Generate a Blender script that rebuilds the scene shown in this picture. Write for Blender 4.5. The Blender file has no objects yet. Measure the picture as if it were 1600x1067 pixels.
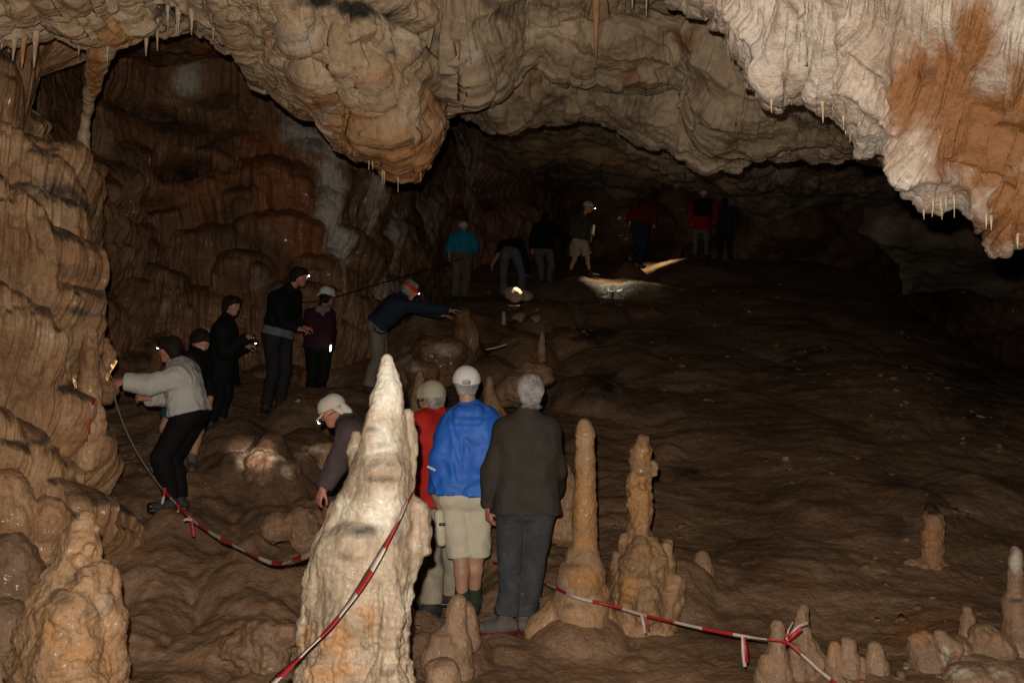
import bpy, math
import numpy as np
from mathutils import Vector

scene = bpy.context.scene
COL = scene.collection
f32 = np.float32
rng = np.random.default_rng(11)

# ------------------------------------------------------------------ camera maths
FPX, CX, CY = 1500.0, 800.0, 533.5
HORIZON = 620.0
PITCH = math.atan((HORIZON - CY) / FPX)
CAM = np.array([0.0, 0.0, 1.65])
cp, sp = math.cos(PITCH), math.sin(PITCH)

def P(px, py, d):
    """world point seen at photo pixel (px, py) whose horizontal distance is d metres"""
    a = (np.asarray(px, float) - CX) / FPX
    v = -(np.asarray(py, float) - CY) / FPX
    y = cp - v * sp
    z = sp + v * cp
    k = np.asarray(d, float) / y
    return np.stack([a * k + CAM[0], y * k + CAM[1], z * k + CAM[2]], -1)

def proj(p):
    q = np.asarray(p, float) - CAM
    depth = q[..., 1] * cp + q[..., 2] * sp
    up = -q[..., 1] * sp + q[..., 2] * cp
    depth = np.where(np.abs(depth) < 1e-6, 1e-6, depth)
    return CX + FPX * q[..., 0] / depth, CY - FPX * up / depth

def mpp(d):
    return d / FPX            # metres per photo pixel at distance d

# ------------------------------------------------------------------ noise
_G = rng.normal(size=(32, 32, 32, 3)).astype(f32)
_G /= np.linalg.norm(_G, axis=-1, keepdims=True)
_R = rng.random((64, 64, 3)).astype(f32)

def gn(p):
    """gradient noise, about -1..1"""
    p = np.asarray(p, dtype=f32)
    i = np.floor(p)
    f = p - i
    i = i.astype(np.int32)
    w = f * f * f * (f * (f * 6 - 15) + 10)
    out = np.zeros(p.shape[:-1], f32)
    for dx in (0, 1):
        wx = w[..., 0] if dx else 1 - w[..., 0]
        for dy in (0, 1):
            wy = w[..., 1] if dy else 1 - w[..., 1]
            for dz in (0, 1):
                wz = w[..., 2] if dz else 1 - w[..., 2]
                g = _G[(i[..., 0] + dx) & 31, (i[..., 1] + dy) & 31, (i[..., 2] + dz) & 31]
                out += wx * wy * wz * (g[..., 0] * (f[..., 0] - dx) + g[..., 1] * (f[..., 1] - dy) + g[..., 2] * (f[..., 2] - dz))
    return out * 1.6

def fbm(p, octs=4, gain=.5, lac=2.03):
    p = np.asarray(p, f32)
    a, s = 1.0, np.zeros(p.shape[:-1], f32)
    for k in range(octs):
        s += a * gn(p + 17.3 * k)
        p = p * lac
        a *= gain
    return s

def billow(p, octs=3, gain=.5):
    """rounded tops, sharp valleys, about 0..1"""
    p = np.asarray(p, f32)
    a, s = 1.0, np.zeros(p.shape[:-1], f32)
    for k in range(octs):
        s += a * np.abs(gn(p + 9.1 * k))
        p = p * 2.1
        a *= gain
    return s

def hash2(i, j, seed=0):
    n = (i.astype(np.int64) * 374761393 + j.astype(np.int64) * 668265263 + seed * 1442695041) & 0x7fffffff
    n = ((n ^ (n >> 13)) * 1274126177) & 0x7fffffff
    return ((n ^ (n >> 16)) & 0xffff).astype(f32) / 65535.0

def worley(p):
    """distance to nearest jittered cell point"""
    p = np.asarray(p, f32)
    i = np.floor(p).astype(np.int32)
    f = p - i
    best = np.full(p.shape[:-1], 9.0, f32)
    for dx in (-1, 0, 1):
        for dy in (-1, 0, 1):
            for dz in (-1, 0, 1):
                g = _G[(i[..., 0] + dx) & 31, (i[..., 1] + dy) & 31, (i[..., 2] + dz) & 31] * .45 + .5
                q = np.array([dx, dy, dz], f32) + g - f
                best = np.minimum(best, (q * q).sum(-1))
    return np.sqrt(best)

def sstep(a, b, x):
    t = np.clip((np.asarray(x, float) - a) / (b - a), 0, 1)
    return t * t * (3 - 2 * t)

def V3(x, y, z):
    return np.stack(np.broadcast_arrays(np.asarray(x, f32), np.asarray(y, f32), np.asarray(z, f32)), -1)

def cascades(s, z, w, h, seed=0, warp=.35):
    """hanging pillows of flowstone: rounded shoulder on top, long face below. 0..1"""
    out = np.zeros(np.shape(s), f32)
    for layer in range(3):
        sw = s / w + warp * gn(V3(s / w * .7 + layer * 5.1, z / h * .5, seed + layer * 3.3)) + layer * .37
        zw = z / h + warp * .8 * gn(V3(s / w * .6 + 40 + layer, z / h * .6, seed + 7.7 + layer))
        c = np.floor(sw)
        u = sw - c
        ph = hash2(c, c * 0 + layer, seed)
        t = zw + ph
        r = np.floor(t)
        k = 1 - (t - r)                                  # 0 at the pillow's top, 1 at its foot
        amp = .35 + .65 * hash2(c, r, seed + 5 + layer)
        side = np.sqrt(np.clip(1 - np.abs(2 * u - 1) ** 2.4, 0, 1))
        sh = 1 - (1 - np.clip(k / .38, 0, 1)) ** 2
        tail = 1 - .75 * np.clip((k - .45) / .55, 0, 1) ** 1.6
        out = np.maximum(out, amp * side * sh * tail)
    return out

# ------------------------------------------------------------------ mesh helpers
def mesh_from(name, verts, faces, mats, parent=None, tint=None, smooth=True, fmat=None):
    me = bpy.data.meshes.new(name)
    verts = np.ascontiguousarray(verts, dtype=f32)
    faces = np.ascontiguousarray(faces, dtype=np.int32)
    n = faces.shape[1]
    me.vertices.add(len(verts))
    me.vertices.foreach_set('co', verts.ravel())
    me.loops.add(faces.size)
    me.loops.foreach_set('vertex_index', faces.ravel())
    me.polygons.add(len(faces))
    me.polygons.foreach_set('loop_start', np.arange(0, faces.size, n, dtype=np.int32))
    me.polygons.foreach_set('loop_total', np.full(len(faces), n, np.int32))
    if not isinstance(mats, (list, tuple)):
        mats = [mats]
    for m in mats:
        me.materials.append(m)
    if fmat is not None:
        me.polygons.foreach_set('material_index', np.ascontiguousarray(fmat, dtype=np.int32))
    me.update(calc_edges=True)
    me.validate()
    if smooth:
        me.polygons.foreach_set('use_smooth', np.ones(len(me.polygons), bool))
    if tint is not None:
        at = me.attributes.new('tint', 'FLOAT_COLOR', 'POINT')
        c = np.ones((len(verts), 4), f32)
        c[:, :3] = tint
        at.data.foreach_set('color', c.ravel())
    o = bpy.data.objects.new(name, me)
    COL.objects.link(o)
    if parent is not None:
        o.parent = parent
        o.matrix_parent_inverse = parent.matrix_basis.inverted()
    return o

def tag(o, label=None, cat=None, group=None, kind=None):
    if label: o['label'] = label
    if cat: o['category'] = cat
    if group: o['group'] = group
    if kind: o['kind'] = kind
    return o

def empty(name, loc):
    o = bpy.data.objects.new(name, None)
    COL.objects.link(o)
    o.location = [float(v) for v in loc]
    o.empty_display_size = .1
    return o

def vnormals(v, q):
    n = np.zeros_like(v)
    a = np.cross(v[q[:, 2]] - v[q[:, 0]], v[q[:, 3]] - v[q[:, 1]])
    for k in range(4):
        np.add.at(n, q[:, k], a)
    return n / np.maximum(np.linalg.norm(n, axis=1, keepdims=True), 1e-9)

def grid_faces(r, c):
    i = np.arange(r * c).reshape(r, c)
    return np.stack([i[:-1, :-1], i[:-1, 1:], i[1:, 1:], i[1:, :-1]], -1).reshape(-1, 4)

def catmull(c, n, axis):
    c = np.moveaxis(np.asarray(c, float), axis, 0)
    m = len(c)
    t = np.linspace(0, m - 1, n)
    i = np.clip(np.floor(t).astype(int), 0, m - 2)
    u = (t - i).reshape((-1,) + (1,) * (c.ndim - 1))
    p0 = c[np.maximum(i - 1, 0)]; p1 = c[i]; p2 = c[i + 1]; p3 = c[np.minimum(i + 2, m - 1)]
    p0 = np.where((i == 0).reshape(u.shape), 2 * p1 - p2, p0)
    p3 = np.where((i + 2 > m - 1).reshape(u.shape), 2 * p2 - p1, p3)
    r = .5 * (2 * p1 + (p2 - p0) * u + (2 * p0 - 5 * p1 + 4 * p2 - p3) * u ** 2 + (3 * p1 - p0 - 3 * p2 + p3) * u ** 3)
    return np.moveaxis(r, 0, axis)

def resample(poly, n):
    poly = np.asarray(poly, float)
    L = np.r_[0, np.cumsum(np.linalg.norm(np.diff(poly[:, :2], axis=0), axis=1))]
    t = np.linspace(0, L[-1], n)
    return np.stack([np.interp(t, L, poly[:, k]) for k in range(poly.shape[1])], -1)

def patch(name, world_ctrl, nr, nc, disp, mat, tintf=None, parent=None, s_row=.5, flip=False):
    """smooth surface through a grid of world points, displaced along its normal"""
    g = catmull(catmull(world_ctrl, nr, 0), nc, 1)
    du = np.gradient(g, axis=1); dv = np.gradient(g, axis=0)
    n = np.cross(du, dv)
    n /= np.maximum(np.linalg.norm(n, axis=-1, keepdims=True), 1e-9)
    if (np.median((n * (CAM - g)).sum(-1)) < 0) != flip:
        n = -n
    row = g[int(nr * s_row)]
    s = np.r_[0, np.cumsum(np.linalg.norm(np.diff(row, axis=0), axis=1))]
    S = np.broadcast_to(s, g.shape[:2])
    Vp = np.broadcast_to(np.linspace(0, 1, nr)[:, None], g.shape[:2])
    px, py = proj(g)
    d = disp(g, S, Vp, px, py)
    if isinstance(d, tuple):
        d, extra = d
        g2 = g + n * d[..., None] + extra
    else:
        g2 = g + n * d[..., None]
    tint = None
    if tintf is not None:
        tint = tintf(g2, px, py).reshape(-1, 3)
    return mesh_from(name, g2.reshape(-1, 3), grid_faces(nr, nc), mat, parent, tint)

# ------------------------------------------------------------------ signed distance bodies
class SDF:
    def __init__(self):
        self.pr = []; self.cl = []; self.lo = np.full(3, 1e9); self.hi = np.full(3, -1e9)
    def seg(self, a, b, ra, rb=None, k=.03, op='+', flat=False):
        a = np.asarray(a, float); b = np.asarray(b, float)
        rb = ra if rb is None else rb
        self.pr.append((a, b, ra, rb, k, op, flat))
        if op == '+':
            e = .26 * k
            self.lo = np.minimum(self.lo, np.minimum(a - ra, b - rb) - e)
            self.hi = np.maximum(self.hi, np.maximum(a + ra, b + rb) + e)
        return self
    def ball(self, c, r, k=.03, op='+'):
        return self.seg(c, np.asarray(c, float) + [0, 0, 1e-4], r, r, k, op)
    def clip(self, pt, nrm):
        n = np.asarray(nrm, float); n = n / np.linalg.norm(n)
        self.cl.append((np.asarray(pt, float), n))
        return self
    def mesh(self, h):
        lo = self.lo - 2.5 * h; hi = self.hi + 2.5 * h
        N = np.ceil((hi - lo) / h).astype(int) + 1
        X = [(lo[k] + h * np.arange(N[k])).astype(f32) for k in range(3)]
        D = np.full(N, .5, f32)
        for a, b, ra, rb, k, op, flat in self.pr:
            m = k + 3 * h
            l = np.minimum(a - ra, b - rb) - m; u = np.maximum(a + ra, b + rb) + m
            i0 = np.clip(np.floor((l - lo) / h).astype(int), 0, N); i1 = np.clip(np.ceil((u - lo) / h).astype(int) + 1, 0, N)
            if (i1 <= i0).any(): continue
            x = X[0][i0[0]:i1[0], None, None] - f32(a[0]); y = X[1][None, i0[1]:i1[1], None] - f32(a[1]); z = X[2][None, None, i0[2]:i1[2]] - f32(a[2])
            ba = (b - a).astype(f32); L2 = max(float(ba @ ba), 1e-9)
            t = (x * ba[0] + y * ba[1] + z * ba[2]) / L2
            over = (t - 1) * f32(math.sqrt(L2)) if flat else None
            t = np.clip(t, 0, 1)
            d = np.sqrt((x - t * ba[0]) ** 2 + (y - t * ba[1]) ** 2 + (z - t * ba[2]) ** 2) - (ra + (rb - ra) * t)
            if flat: d = np.maximum(d, over)
            sl = (slice(i0[0], i1[0]), slice(i0[1], i1[1]), slice(i0[2], i1[2]))
            c = D[sl]
            if op == '+':
                if k > 0:
                    hh = np.maximum(k - np.abs(c - d), 0) / k
                    D[sl] = np.minimum(c, d) - hh * hh * k * .25
                else:
                    D[sl] = np.minimum(c, d)
            else:
                d = -d
                hh = np.maximum(k - np.abs(c - d), 0) / max(k, 1e-6)
                D[sl] = np.maximum(c, d) + hh * hh * k * .25
        for pt, n in self.cl:
            q = (X[0][:, None, None] - f32(pt[0])) * f32(n[0]) + (X[1][None, :, None] - f32(pt[1])) * f32(n[1]) + (X[2][None, None, :] - f32(pt[2])) * f32(n[2])
            D = np.maximum(D, q)
        return surface_nets(D, lo, h)

_E = [(0, 1), (2, 3), (4, 5), (6, 7), (0, 2), (1, 3), (4, 6), (5, 7), (0, 4), (1, 5), (2, 6), (3, 7)]
_C = np.array([[x, y, z] for z in (0, 1) for y in (0, 1) for x in (0, 1)])

def surface_nets(D, lo, h):
    ins = D < 0
    cnt = np.zeros(np.array(D.shape) - 1, np.int8)
    for c in _C:
        cnt += ins[c[0]:D.shape[0] - 1 + c[0], c[1]:D.shape[1] - 1 + c[1], c[2]:D.shape[2] - 1 + c[2]]
    act = (cnt > 0) & (cnt < 8)
    I = np.argwhere(act)
    vid = np.full(act.shape, -1, np.int32)
    vid[act] = np.arange(len(I))
    vals = np.stack([D[I[:, 0] + c[0], I[:, 1] + c[1], I[:, 2] + c[2]] for c in _C], 1)
    acc = np.zeros((len(I), 3)); num = np.zeros(len(I))
    for a, b in _E:
        m = (vals[:, a] < 0) != (vals[:, b] < 0)
        t = vals[m, a] / (vals[m, a] - vals[m, b])
        acc[m] += _C[a] + (_C[b] - _C[a]) * t[:, None]
        num[m] += 1
    v = lo + h * (I + acc / num[:, None])
    fs = []
    for ax in range(3):
        b1, b2 = (ax + 1) % 3, (ax + 2) % 3
        n = list(D.shape); n[ax] -= 1
        A = [slice(None)] * 3; B = [slice(None)] * 3
        A[ax] = slice(0, -1); B[ax] = slice(1, None)
        ch = ins[tuple(A)] != ins[tuple(B)]
        J = np.argwhere(ch)
        ok = (J[:, b1] > 0) & (J[:, b2] > 0) & (J[:, b1] < D.shape[b1] - 1) & (J[:, b2] < D.shape[b2] - 1)
        J = J[ok]
        e1 = np.zeros(3, int); e1[b1] = 1
        e2 = np.zeros(3, int); e2[b2] = 1
        q = [vid[tuple((J + o).T)] for o in (-e1 - e2, -e2, 0 * e1, -e1)]
        q = np.stack(q, 1)
        flip = ~ins[tuple(J.T)]
        q[flip] = q[flip][:, ::-1]
        fs.append(q)
    f = np.concatenate(fs)
    f = f[(f >= 0).all(1)]
    return v, f

def relax(v, q, it=1):
    for _ in range(it):
        s = np.zeros_like(v); c = np.zeros(len(v))
        for a, b in ((0, 1), (1, 2), (2, 3), (3, 0)):
            np.add.at(s, q[:, a], v[q[:, b]]); np.add.at(c, q[:, a], 1)
        v = v * .5 + .5 * s / np.maximum(c, 1)[:, None]
    return v
# ------------------------------------------------------------------ materials
class NT:
    def __init__(self, name):
        self.m = bpy.data.materials.new(name)
        self.m.use_nodes = True
        self.t = self.m.node_tree
        self.b = self.t.nodes['Principled BSDF']
    def n(self, kind, **kw):
        nd = self.t.nodes.new('ShaderNode' + kind)
        for k, v in kw.items():
            if k in nd.inputs: nd.inputs[k].default_value = v
            else: setattr(nd, k, v)
        return nd
    def l(self, a, b): self.t.links.new(a, b)
    def coords(self, scale=(1, 1, 1)):
        tc = self.n('TexCoord'); mp = self.n('Mapping'); mp.inputs['Scale'].default_value = scale
        self.l(tc.outputs['Object'], mp.inputs['Vector'])
        return mp.outputs['Vector']
    def noise(self, vec, scale, detail=5, rough=.55, dist=0.):
        nd = self.n('TexNoise', Scale=scale, Detail=detail, Roughness=rough, Distortion=dist)
        self.l(vec, nd.inputs['Vector'])
        return nd.outputs['Fac']
    def ramp(self, fac, stops):
        nd = self.n('ValToRGB'); cr = nd.color_ramp
        while len(cr.elements) < len(stops): cr.elements.new(.5)
        for e, (p, c) in zip(cr.elements, stops):
            e.position = p
            e.color = (c, c, c, 1) if isinstance(c, (int, float)) else (*c, 1)
        self.l(fac, nd.inputs['Fac'])
        return nd.outputs['Color']
    def mix(self, fac, a, b, mode='MIX'):
        nd = self.n('MixRGB', blend_type=mode)
        for i, x in ((0, fac), (1, a), (2, b)):
            if isinstance(x, (int, float)): nd.inputs[i].default_value = x
            elif isinstance(x, tuple): nd.inputs[i].default_value = (*x, 1)
            else: self.l(x, nd.inputs[i])
        return nd.outputs[0]
    def math(self, op, a, b=0.0):
        nd = self.n('Math', operation=op)
        for i, x in ((0, a), (1, b)):
            if isinstance(x, (int, float)): nd.inputs[i].default_value = x
            else: self.l(x, nd.inputs[i])
        return nd.outputs[0]
    def bump(self, hts):
        nrm = None
        for h, st, dist in hts:
            nd = self.n('Bump', Strength=st, Distance=dist)
            self.l(h, nd.inputs['Height'])
            if nrm is not None: self.l(nrm, nd.inputs['Normal'])
            nrm = nd.outputs['Normal']
        self.l(nrm, self.b.inputs['Normal'])

def rock_mat(name, dark, mid, light, streak=1.0, scale=1.0, rough=(.35, .75), bump=1.0, white=(.62, .55, .44), orange=(.42, .17, .05), black=(.035, .028, .022), flat=False, spec=.5, gloss=.0):
    t = NT(name)
    v = t.coords()
    vs = t.coords((1, 1, .16 if not flat else 1.0)) if not flat else t.coords((.45, 1, 1))
    n1 = t.noise(v, 1.1 * scale, 7, .62, .6)
    n2 = t.noise(vs, 7.0 * scale, 6, .65, .5)
    n3 = t.noise(v, 26 * scale, 5, .6)
    f = t.math('ADD', t.math('MULTIPLY', n1, .75), t.math('MULTIPLY', n2, .45 * streak))
    f = t.math('SUBTRACT', f, .1 * streak - .02)
    c = t.ramp(f, [(.30, dark), (.52, mid), (.72, light)])
    n0 = t.noise(v, .55 * scale, 4, .6, .8)
    c = t.mix(.7, c, t.ramp(n0, [(.33, .62), (.5, 1.0), (.68, 1.22)]), 'MULTIPLY')
    c = t.mix(.42, c, t.ramp(n3, [(.28, .5), (.52, 1.0), (.75, 1.25)]), 'MULTIPLY')
    n4 = t.noise(v, 90 * scale, 3, .6)
    c = t.mix(.25, c, t.ramp(n4, [(.3, .6), (.55, 1.0), (.75, 1.25)]), 'MULTIPLY')
    n5 = t.noise(vs, 19 * scale, 4, .6, .8)
    c = t.mix(.6 * min(1, streak), c, t.ramp(n5, [(.3, .5), (.5, 1.0), (.72, 1.2)]), 'MULTIPLY')
    at = t.n('Attribute'); at.attribute_name = 'tint'
    sp_ = t.n('SeparateColor'); t.l(at.outputs['Color'], sp_.inputs['Color'])
    nb = t.noise(v, 5 * scale, 6, .65)
    def soft(ch):
        s = t.math('ADD', sp_.outputs[ch], t.math('MULTIPLY', t.math('SUBTRACT', nb, .5), 1.1))
        k = t.ramp(s, [(.2, 0.0), (.6, 1.0)])
        return t.math('MULTIPLY', k, t.ramp(sp_.outputs[ch], [(0.0, 0.0), (.25, 1.0)]))
    det = t.ramp(n3, [(.25, .7), (.75, 1.15)])
    c = t.mix(soft(1), c, t.mix(1.0, orange, det, 'MULTIPLY'))
    c = t.mix(soft(0), c, t.mix(1.0, white, det, 'MULTIPLY'))
    c = t.mix(soft(2), c, black)
    # scattered manganese flecks
    fl = t.ramp(t.noise(v, 3.3 * scale, 9, .72, 1.2), [(.60, 0.0), (.70, .5)])
    c = t.mix(fl, c, t.mix(.75, c, black))
    t.l(c, t.b.inputs['Base Color'])
    wet = t.noise(v, 13 * scale, 5, .7)
    t.l(t.ramp(wet, [(.40, rough[0] * .7), (.50, rough[1] * .9), (.7, rough[1] * 1.1)]), t.b.inputs['Roughness'])
    t.b.inputs['Specular IOR Level'].default_value = spec
    t.l(t.ramp(t.noise(v, 2.2 * scale, 4, .6), [(.42, 0.0), (.6, gloss)]), t.b.inputs['Coat Weight'])
    t.b.inputs['Coat Roughness'].default_value = .16
    vo = t.n('TexVoronoi', Scale=34 * scale); t.l(v, vo.inputs['Vector'])
    t.bump([(t.noise(v, 9 * scale, 6, .6, .4), .9 * bump, .035 / scale), (n2, .5 * bump, .03 / scale), (t.noise(v, 48 * scale, 5, .7), .75 * bump, .012 / scale), (vo.outputs['Distance'], .25 * bump, .008 / scale)])
    return t.m

def cloth(name, col, rough=.85, weave=220, folds=.5, var=.25, spec=.2, dirt=None):
    t = NT(name)
    v = t.coords()
    n = t.noise(v, 9, 5, .6, .3)
    c = t.mix(t.ramp(n, [(.3, 0.0), (.7, 1.0)]), tuple(x * (1 - var) for x in col), tuple(min(1, x * (1 + var)) for x in col))
    if dirt:
        c = t.mix(t.ramp(t.noise(v, 14, 7, .7), [(.60, 0.0), (.68, .8)]), c, dirt)
    t.l(c, t.b.inputs['Base Color'])
    t.b.inputs['Roughness'].default_value = rough
    t.b.inputs['Specular IOR Level'].default_value = spec
    w = t.noise(v, weave, 2, .5)
    cr = t.noise(t.coords((1, 1, .3)), 22, 4, .55, 1.0)
    t.bump([(cr, folds * .55, .02), (w, .25, .002)])
    return t.m

def plain(name, col, rough=.5, metal=0., emit=None, es=0., var=.12, scale=40):
    t = NT(name)
    v = t.coords()
    n = t.noise(v, scale, 4, .6)
    c = t.mix(n, tuple(x * (1 - var) for x in col), tuple(min(1, x * (1 + var)) for x in col))
    t.l(c, t.b.inputs['Base Color'])
    t.b.inputs['Roughness'].default_value = rough
    t.b.inputs['Metallic'].default_value = metal
    if emit:
        t.b.inputs['Emission Color'].default_value = (*emit, 1)
        t.b.inputs['Emission Strength'].default_value = es
    t.bump([(n, .15, .004)])
    return t.m

def skin_mat(name, col):
    t = NT(name)
    v = t.coords()
    n = t.noise(v, 22, 5, .6)
    c = t.mix(n, tuple(x * .8 for x in col), (min(1, col[0] * 1.15), col[1] * 1.1, col[2] * 1.1))
    t.l(c, t.b.inputs['Base Color'])
    t.b.inputs['Roughness'].default_value = .5
    t.b.inputs['Subsurface Weight'].default_value = .08
    t.b.inputs['Subsurface Radius'].default_value = (.01, .004, .002)
    t.bump([(t.noise(v, 160, 3, .6), .25, .002)])
    return t.m

def hair_mat(name, a, b):
    t = NT(name)
    v = t.coords((1, 1, .25))
    n = t.noise(v, 190, 4, .7)
    n0 = t.noise(t.coords(), 13, 4, .6)
    c = t.mix(t.ramp(t.math('ADD', t.math('MULTIPLY', n, .55), t.math('MULTIPLY', n0, .5)), [(.38, 0.0), (.62, 1.0)]), a, b)
    t.l(c, t.b.inputs['Base Color'])
    t.b.inputs['Roughness'].default_value = .75
    t.b.inputs['Specular IOR Level'].default_value = .12
    t.bump([(n, .35, .004)])
    return t.m

M = {}
M['floor'] = rock_mat('cave_mud', (.18, .098, .052), (.34, .20, .115), (.48, .31, .19), streak=.7, scale=.9, rough=(.22, .55), bump=.85, white=(.6, .47, .34), orange=(.36, .16, .07), flat=True, spec=.5, gloss=.10)
M['left'] = rock_mat('brown_flowstone', (.23, .105, .044), (.53, .285, .138), (.76, .50, .285), streak=1.0, scale=1.1, rough=(.25, .62), black=(.085, .058, .040), gloss=.28)
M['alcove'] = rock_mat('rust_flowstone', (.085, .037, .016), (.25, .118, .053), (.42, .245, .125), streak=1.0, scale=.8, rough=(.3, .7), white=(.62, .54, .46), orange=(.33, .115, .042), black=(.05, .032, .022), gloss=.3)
M['ceil'] = rock_mat('grey_limestone', (.27, .18, .105), (.53, .40, .265), (.70, .57, .41), streak=.3, scale=.7, rough=(.5, .85), bump=.35, orange=(.30, .13, .055))
M['hang'] = rock_mat('tan_flowstone', (.34, .205, .11), (.60, .425, .26), (.74, .58, .41), streak=.8, scale=1.1, rough=(.45, .8), orange=(.55, .26, .10))
M['drape'] = rock_mat('cream_flowstone', (.46, .31, .21), (.70, .565, .45), (.82, .73, .63), streak=.9, scale=1.6, rough=(.4, .75), orange=(.335, .145, .052), white=(.72, .64, .54), gloss=.12)
M['pale'] = rock_mat('pale_calcite', (.30, .205, .13), (.51, .395, .28), (.67, .58, .46), streak=.5, scale=2.0, rough=(.22, .6), bump=.7, white=(.80, .73, .60), orange=(.46, .22, .08), black=(.10, .085, .07), gloss=.10)
M['stal'] = rock_mat('ochre_calcite', (.30, .165, .08), (.50, .295, .155), (.64, .42, .24), streak=.5, scale=2.0, rough=(.3, .65), orange=(.52, .26, .09), white=(.6, .5, .4), gloss=.10)
M['grey'] = rock_mat('muddy_calcite', (.26, .15, .085), (.48, .30, .18), (.64, .45, .30), streak=.4, scale=2.2, rough=(.3, .7), orange=(.50, .25, .11), gloss=.16)
M['rubble'] = rock_mat('brown_boulder', (.17, .09, .048), (.32, .19, .11), (.46, .29, .17), streak=.3, scale=1.8, rough=(.3, .7), gloss=.12)
M['darkrock'] = rock_mat('dark_wet_rock', (.04, .026, .018), (.085, .055, .036), (.13, .085, .055), streak=.2, scale=1.5, rough=(.3, .6))
M['straw'] = rock_mat('stalactite_calcite', (.40, .26, .16), (.62, .46, .30), (.76, .62, .46), streak=.5, scale=3.0, rough=(.3, .6), bump=.5)
M['rust_straw'] = rock_mat('rust_stalactite', (.38, .18, .08), (.58, .31, .15), (.68, .42, .24), streak=.5, scale=3.0, rough=(.3, .6), bump=.6)
# ------------------------------------------------------------------ tint helpers
def blob(px, py, cx, cy, rx, ry=None, rot=0.0):
    ry = rx if ry is None else ry
    c, s = math.cos(rot), math.sin(rot)
    u = ((px - cx) * c + (py - cy) * s) / rx
    v = (-(px - cx) * s + (py - cy) * c) / ry
    return np.exp(-(u * u + v * v))

def tints(white=(), orange=(), black=()):
    def f(g, px, py):
        out = np.zeros(px.shape + (3,), f32)
        for k, L in enumerate((white, orange, black)):
            for b in L:
                out[..., k] = np.maximum(out[..., k], b[0] * blob(px, py, *b[1:]))
        return out
    return f

def ridge_line(px, py, pts, w):
    best = np.full(px.shape, 1e9)
    for (x0, y0), (x1, y1) in zip(pts[:-1], pts[1:]):
        dx, dy = x1 - x0, y1 - y0
        t = np.clip(((px - x0) * dx + (py - y0) * dy) / (dx * dx + dy * dy), 0, 1)
        best = np.minimum(best, np.hypot(px - x0 - t * dx, py - y0 - t * dy))
    return np.exp(-(best / w) ** 2)

# ------------------------------------------------------------------ floor
def softplus(x, w=.5):
    x = np.asarray(x, float)
    return w * np.logaddexp(0, x / w)

def floor_base(x, y):
    z = .285 * softplus(y - 6.5, .45) - .24 * softplus(y - 25.5, .8) - .05 * softplus(6.2 - y, .3)
    b = x - (3.9 + .15 * y)
    z = z - (.10 * y + .8) * sstep(0, 6, b)
    z = z + .22 * sstep(-1.6, -3.4, x) * sstep(5, 8, y) * (1 - sstep(11, 15, y))
    return z

def floor_hit(px, py):
    ds = np.geomspace(3.0, 38, 900)
    p = P(px, py, ds)
    dz = p[:, 2] - floor_base(p[:, 0], p[:, 1])
    k = np.argmax(dz < 0) if (dz < 0).any() else len(ds) - 1
    return p[k]

BUMPS = []
for px, py, R, hgt in ((255, 885, 95, .16), (430, 915, 120, .20), (335, 745, 60, .12), (400, 745, 60, .16), (440, 760, 55, .26), (480, 715, 55, .20), (505, 830, 60, .22),
                       (225, 975, 80, .12), (380, 1000, 90, .13), (300, 830, 70, .12), (420, 830, 60, .14), (360, 690, 60, .18), (470, 660, 60, .16),
                       (700, 545, 60, .40), (650, 590, 55, .35), (765, 600, 55, .35), (815, 565, 60, .42), (885, 545, 60, .40), (850, 505, 60, .34), (930, 500, 50, .30),
                       (690, 515, 50, .3), (640, 545, 50, .35), (760, 520, 55, .25), (955, 570, 70, .2), (990, 630, 80, .12), (915, 630, 60, .3),
                       (1330, 770, 140, .07), (1180, 650, 160, .10), (1350, 610, 160, .14), (1060, 560, 150, .12), (1060, 900, 90, .12), (905, 985, 75, .20),
                       (1040, 930, 80, .15), (1420, 1060, 150, .06), (1300, 1060, 110, .04), (1520, 1030, 100, .10), (1230, 900, 110, .08), (1180, 480, 160, .18),
                       (700, 1030, 60, .12), (1000, 460, 60, .2), (900, 455, 60, .2), (1100, 430, 90, .25), (1250, 540, 120, .18), (1450, 800, 80, .08), (1540, 780, 90, .15)):
    c = floor_hit(px, py)
    r = R * mpp(c[1])
    BUMPS.append((c[0], c[1], r, r * 1.25, hgt, .8))
_r = np.random.default_rng(5)
for _ in range(170):
    px, py = _r.uniform(150, 1600), 420 + 650 * _r.random() ** .9
    c = floor_hit(px, py)
    if c[1] > 24: continue
    r = _r.uniform(14, 48) * mpp(c[1])
    BUMPS.append((c[0], c[1], r * _r.uniform(.8, 1.5), r, r * _r.uniform(.08, .34) * (.35 if px > 1050 else 1), _r.uniform(.7, 1.4)))

ANCH = []      # (x, y, z, radius) points the floor must pass through

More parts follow.
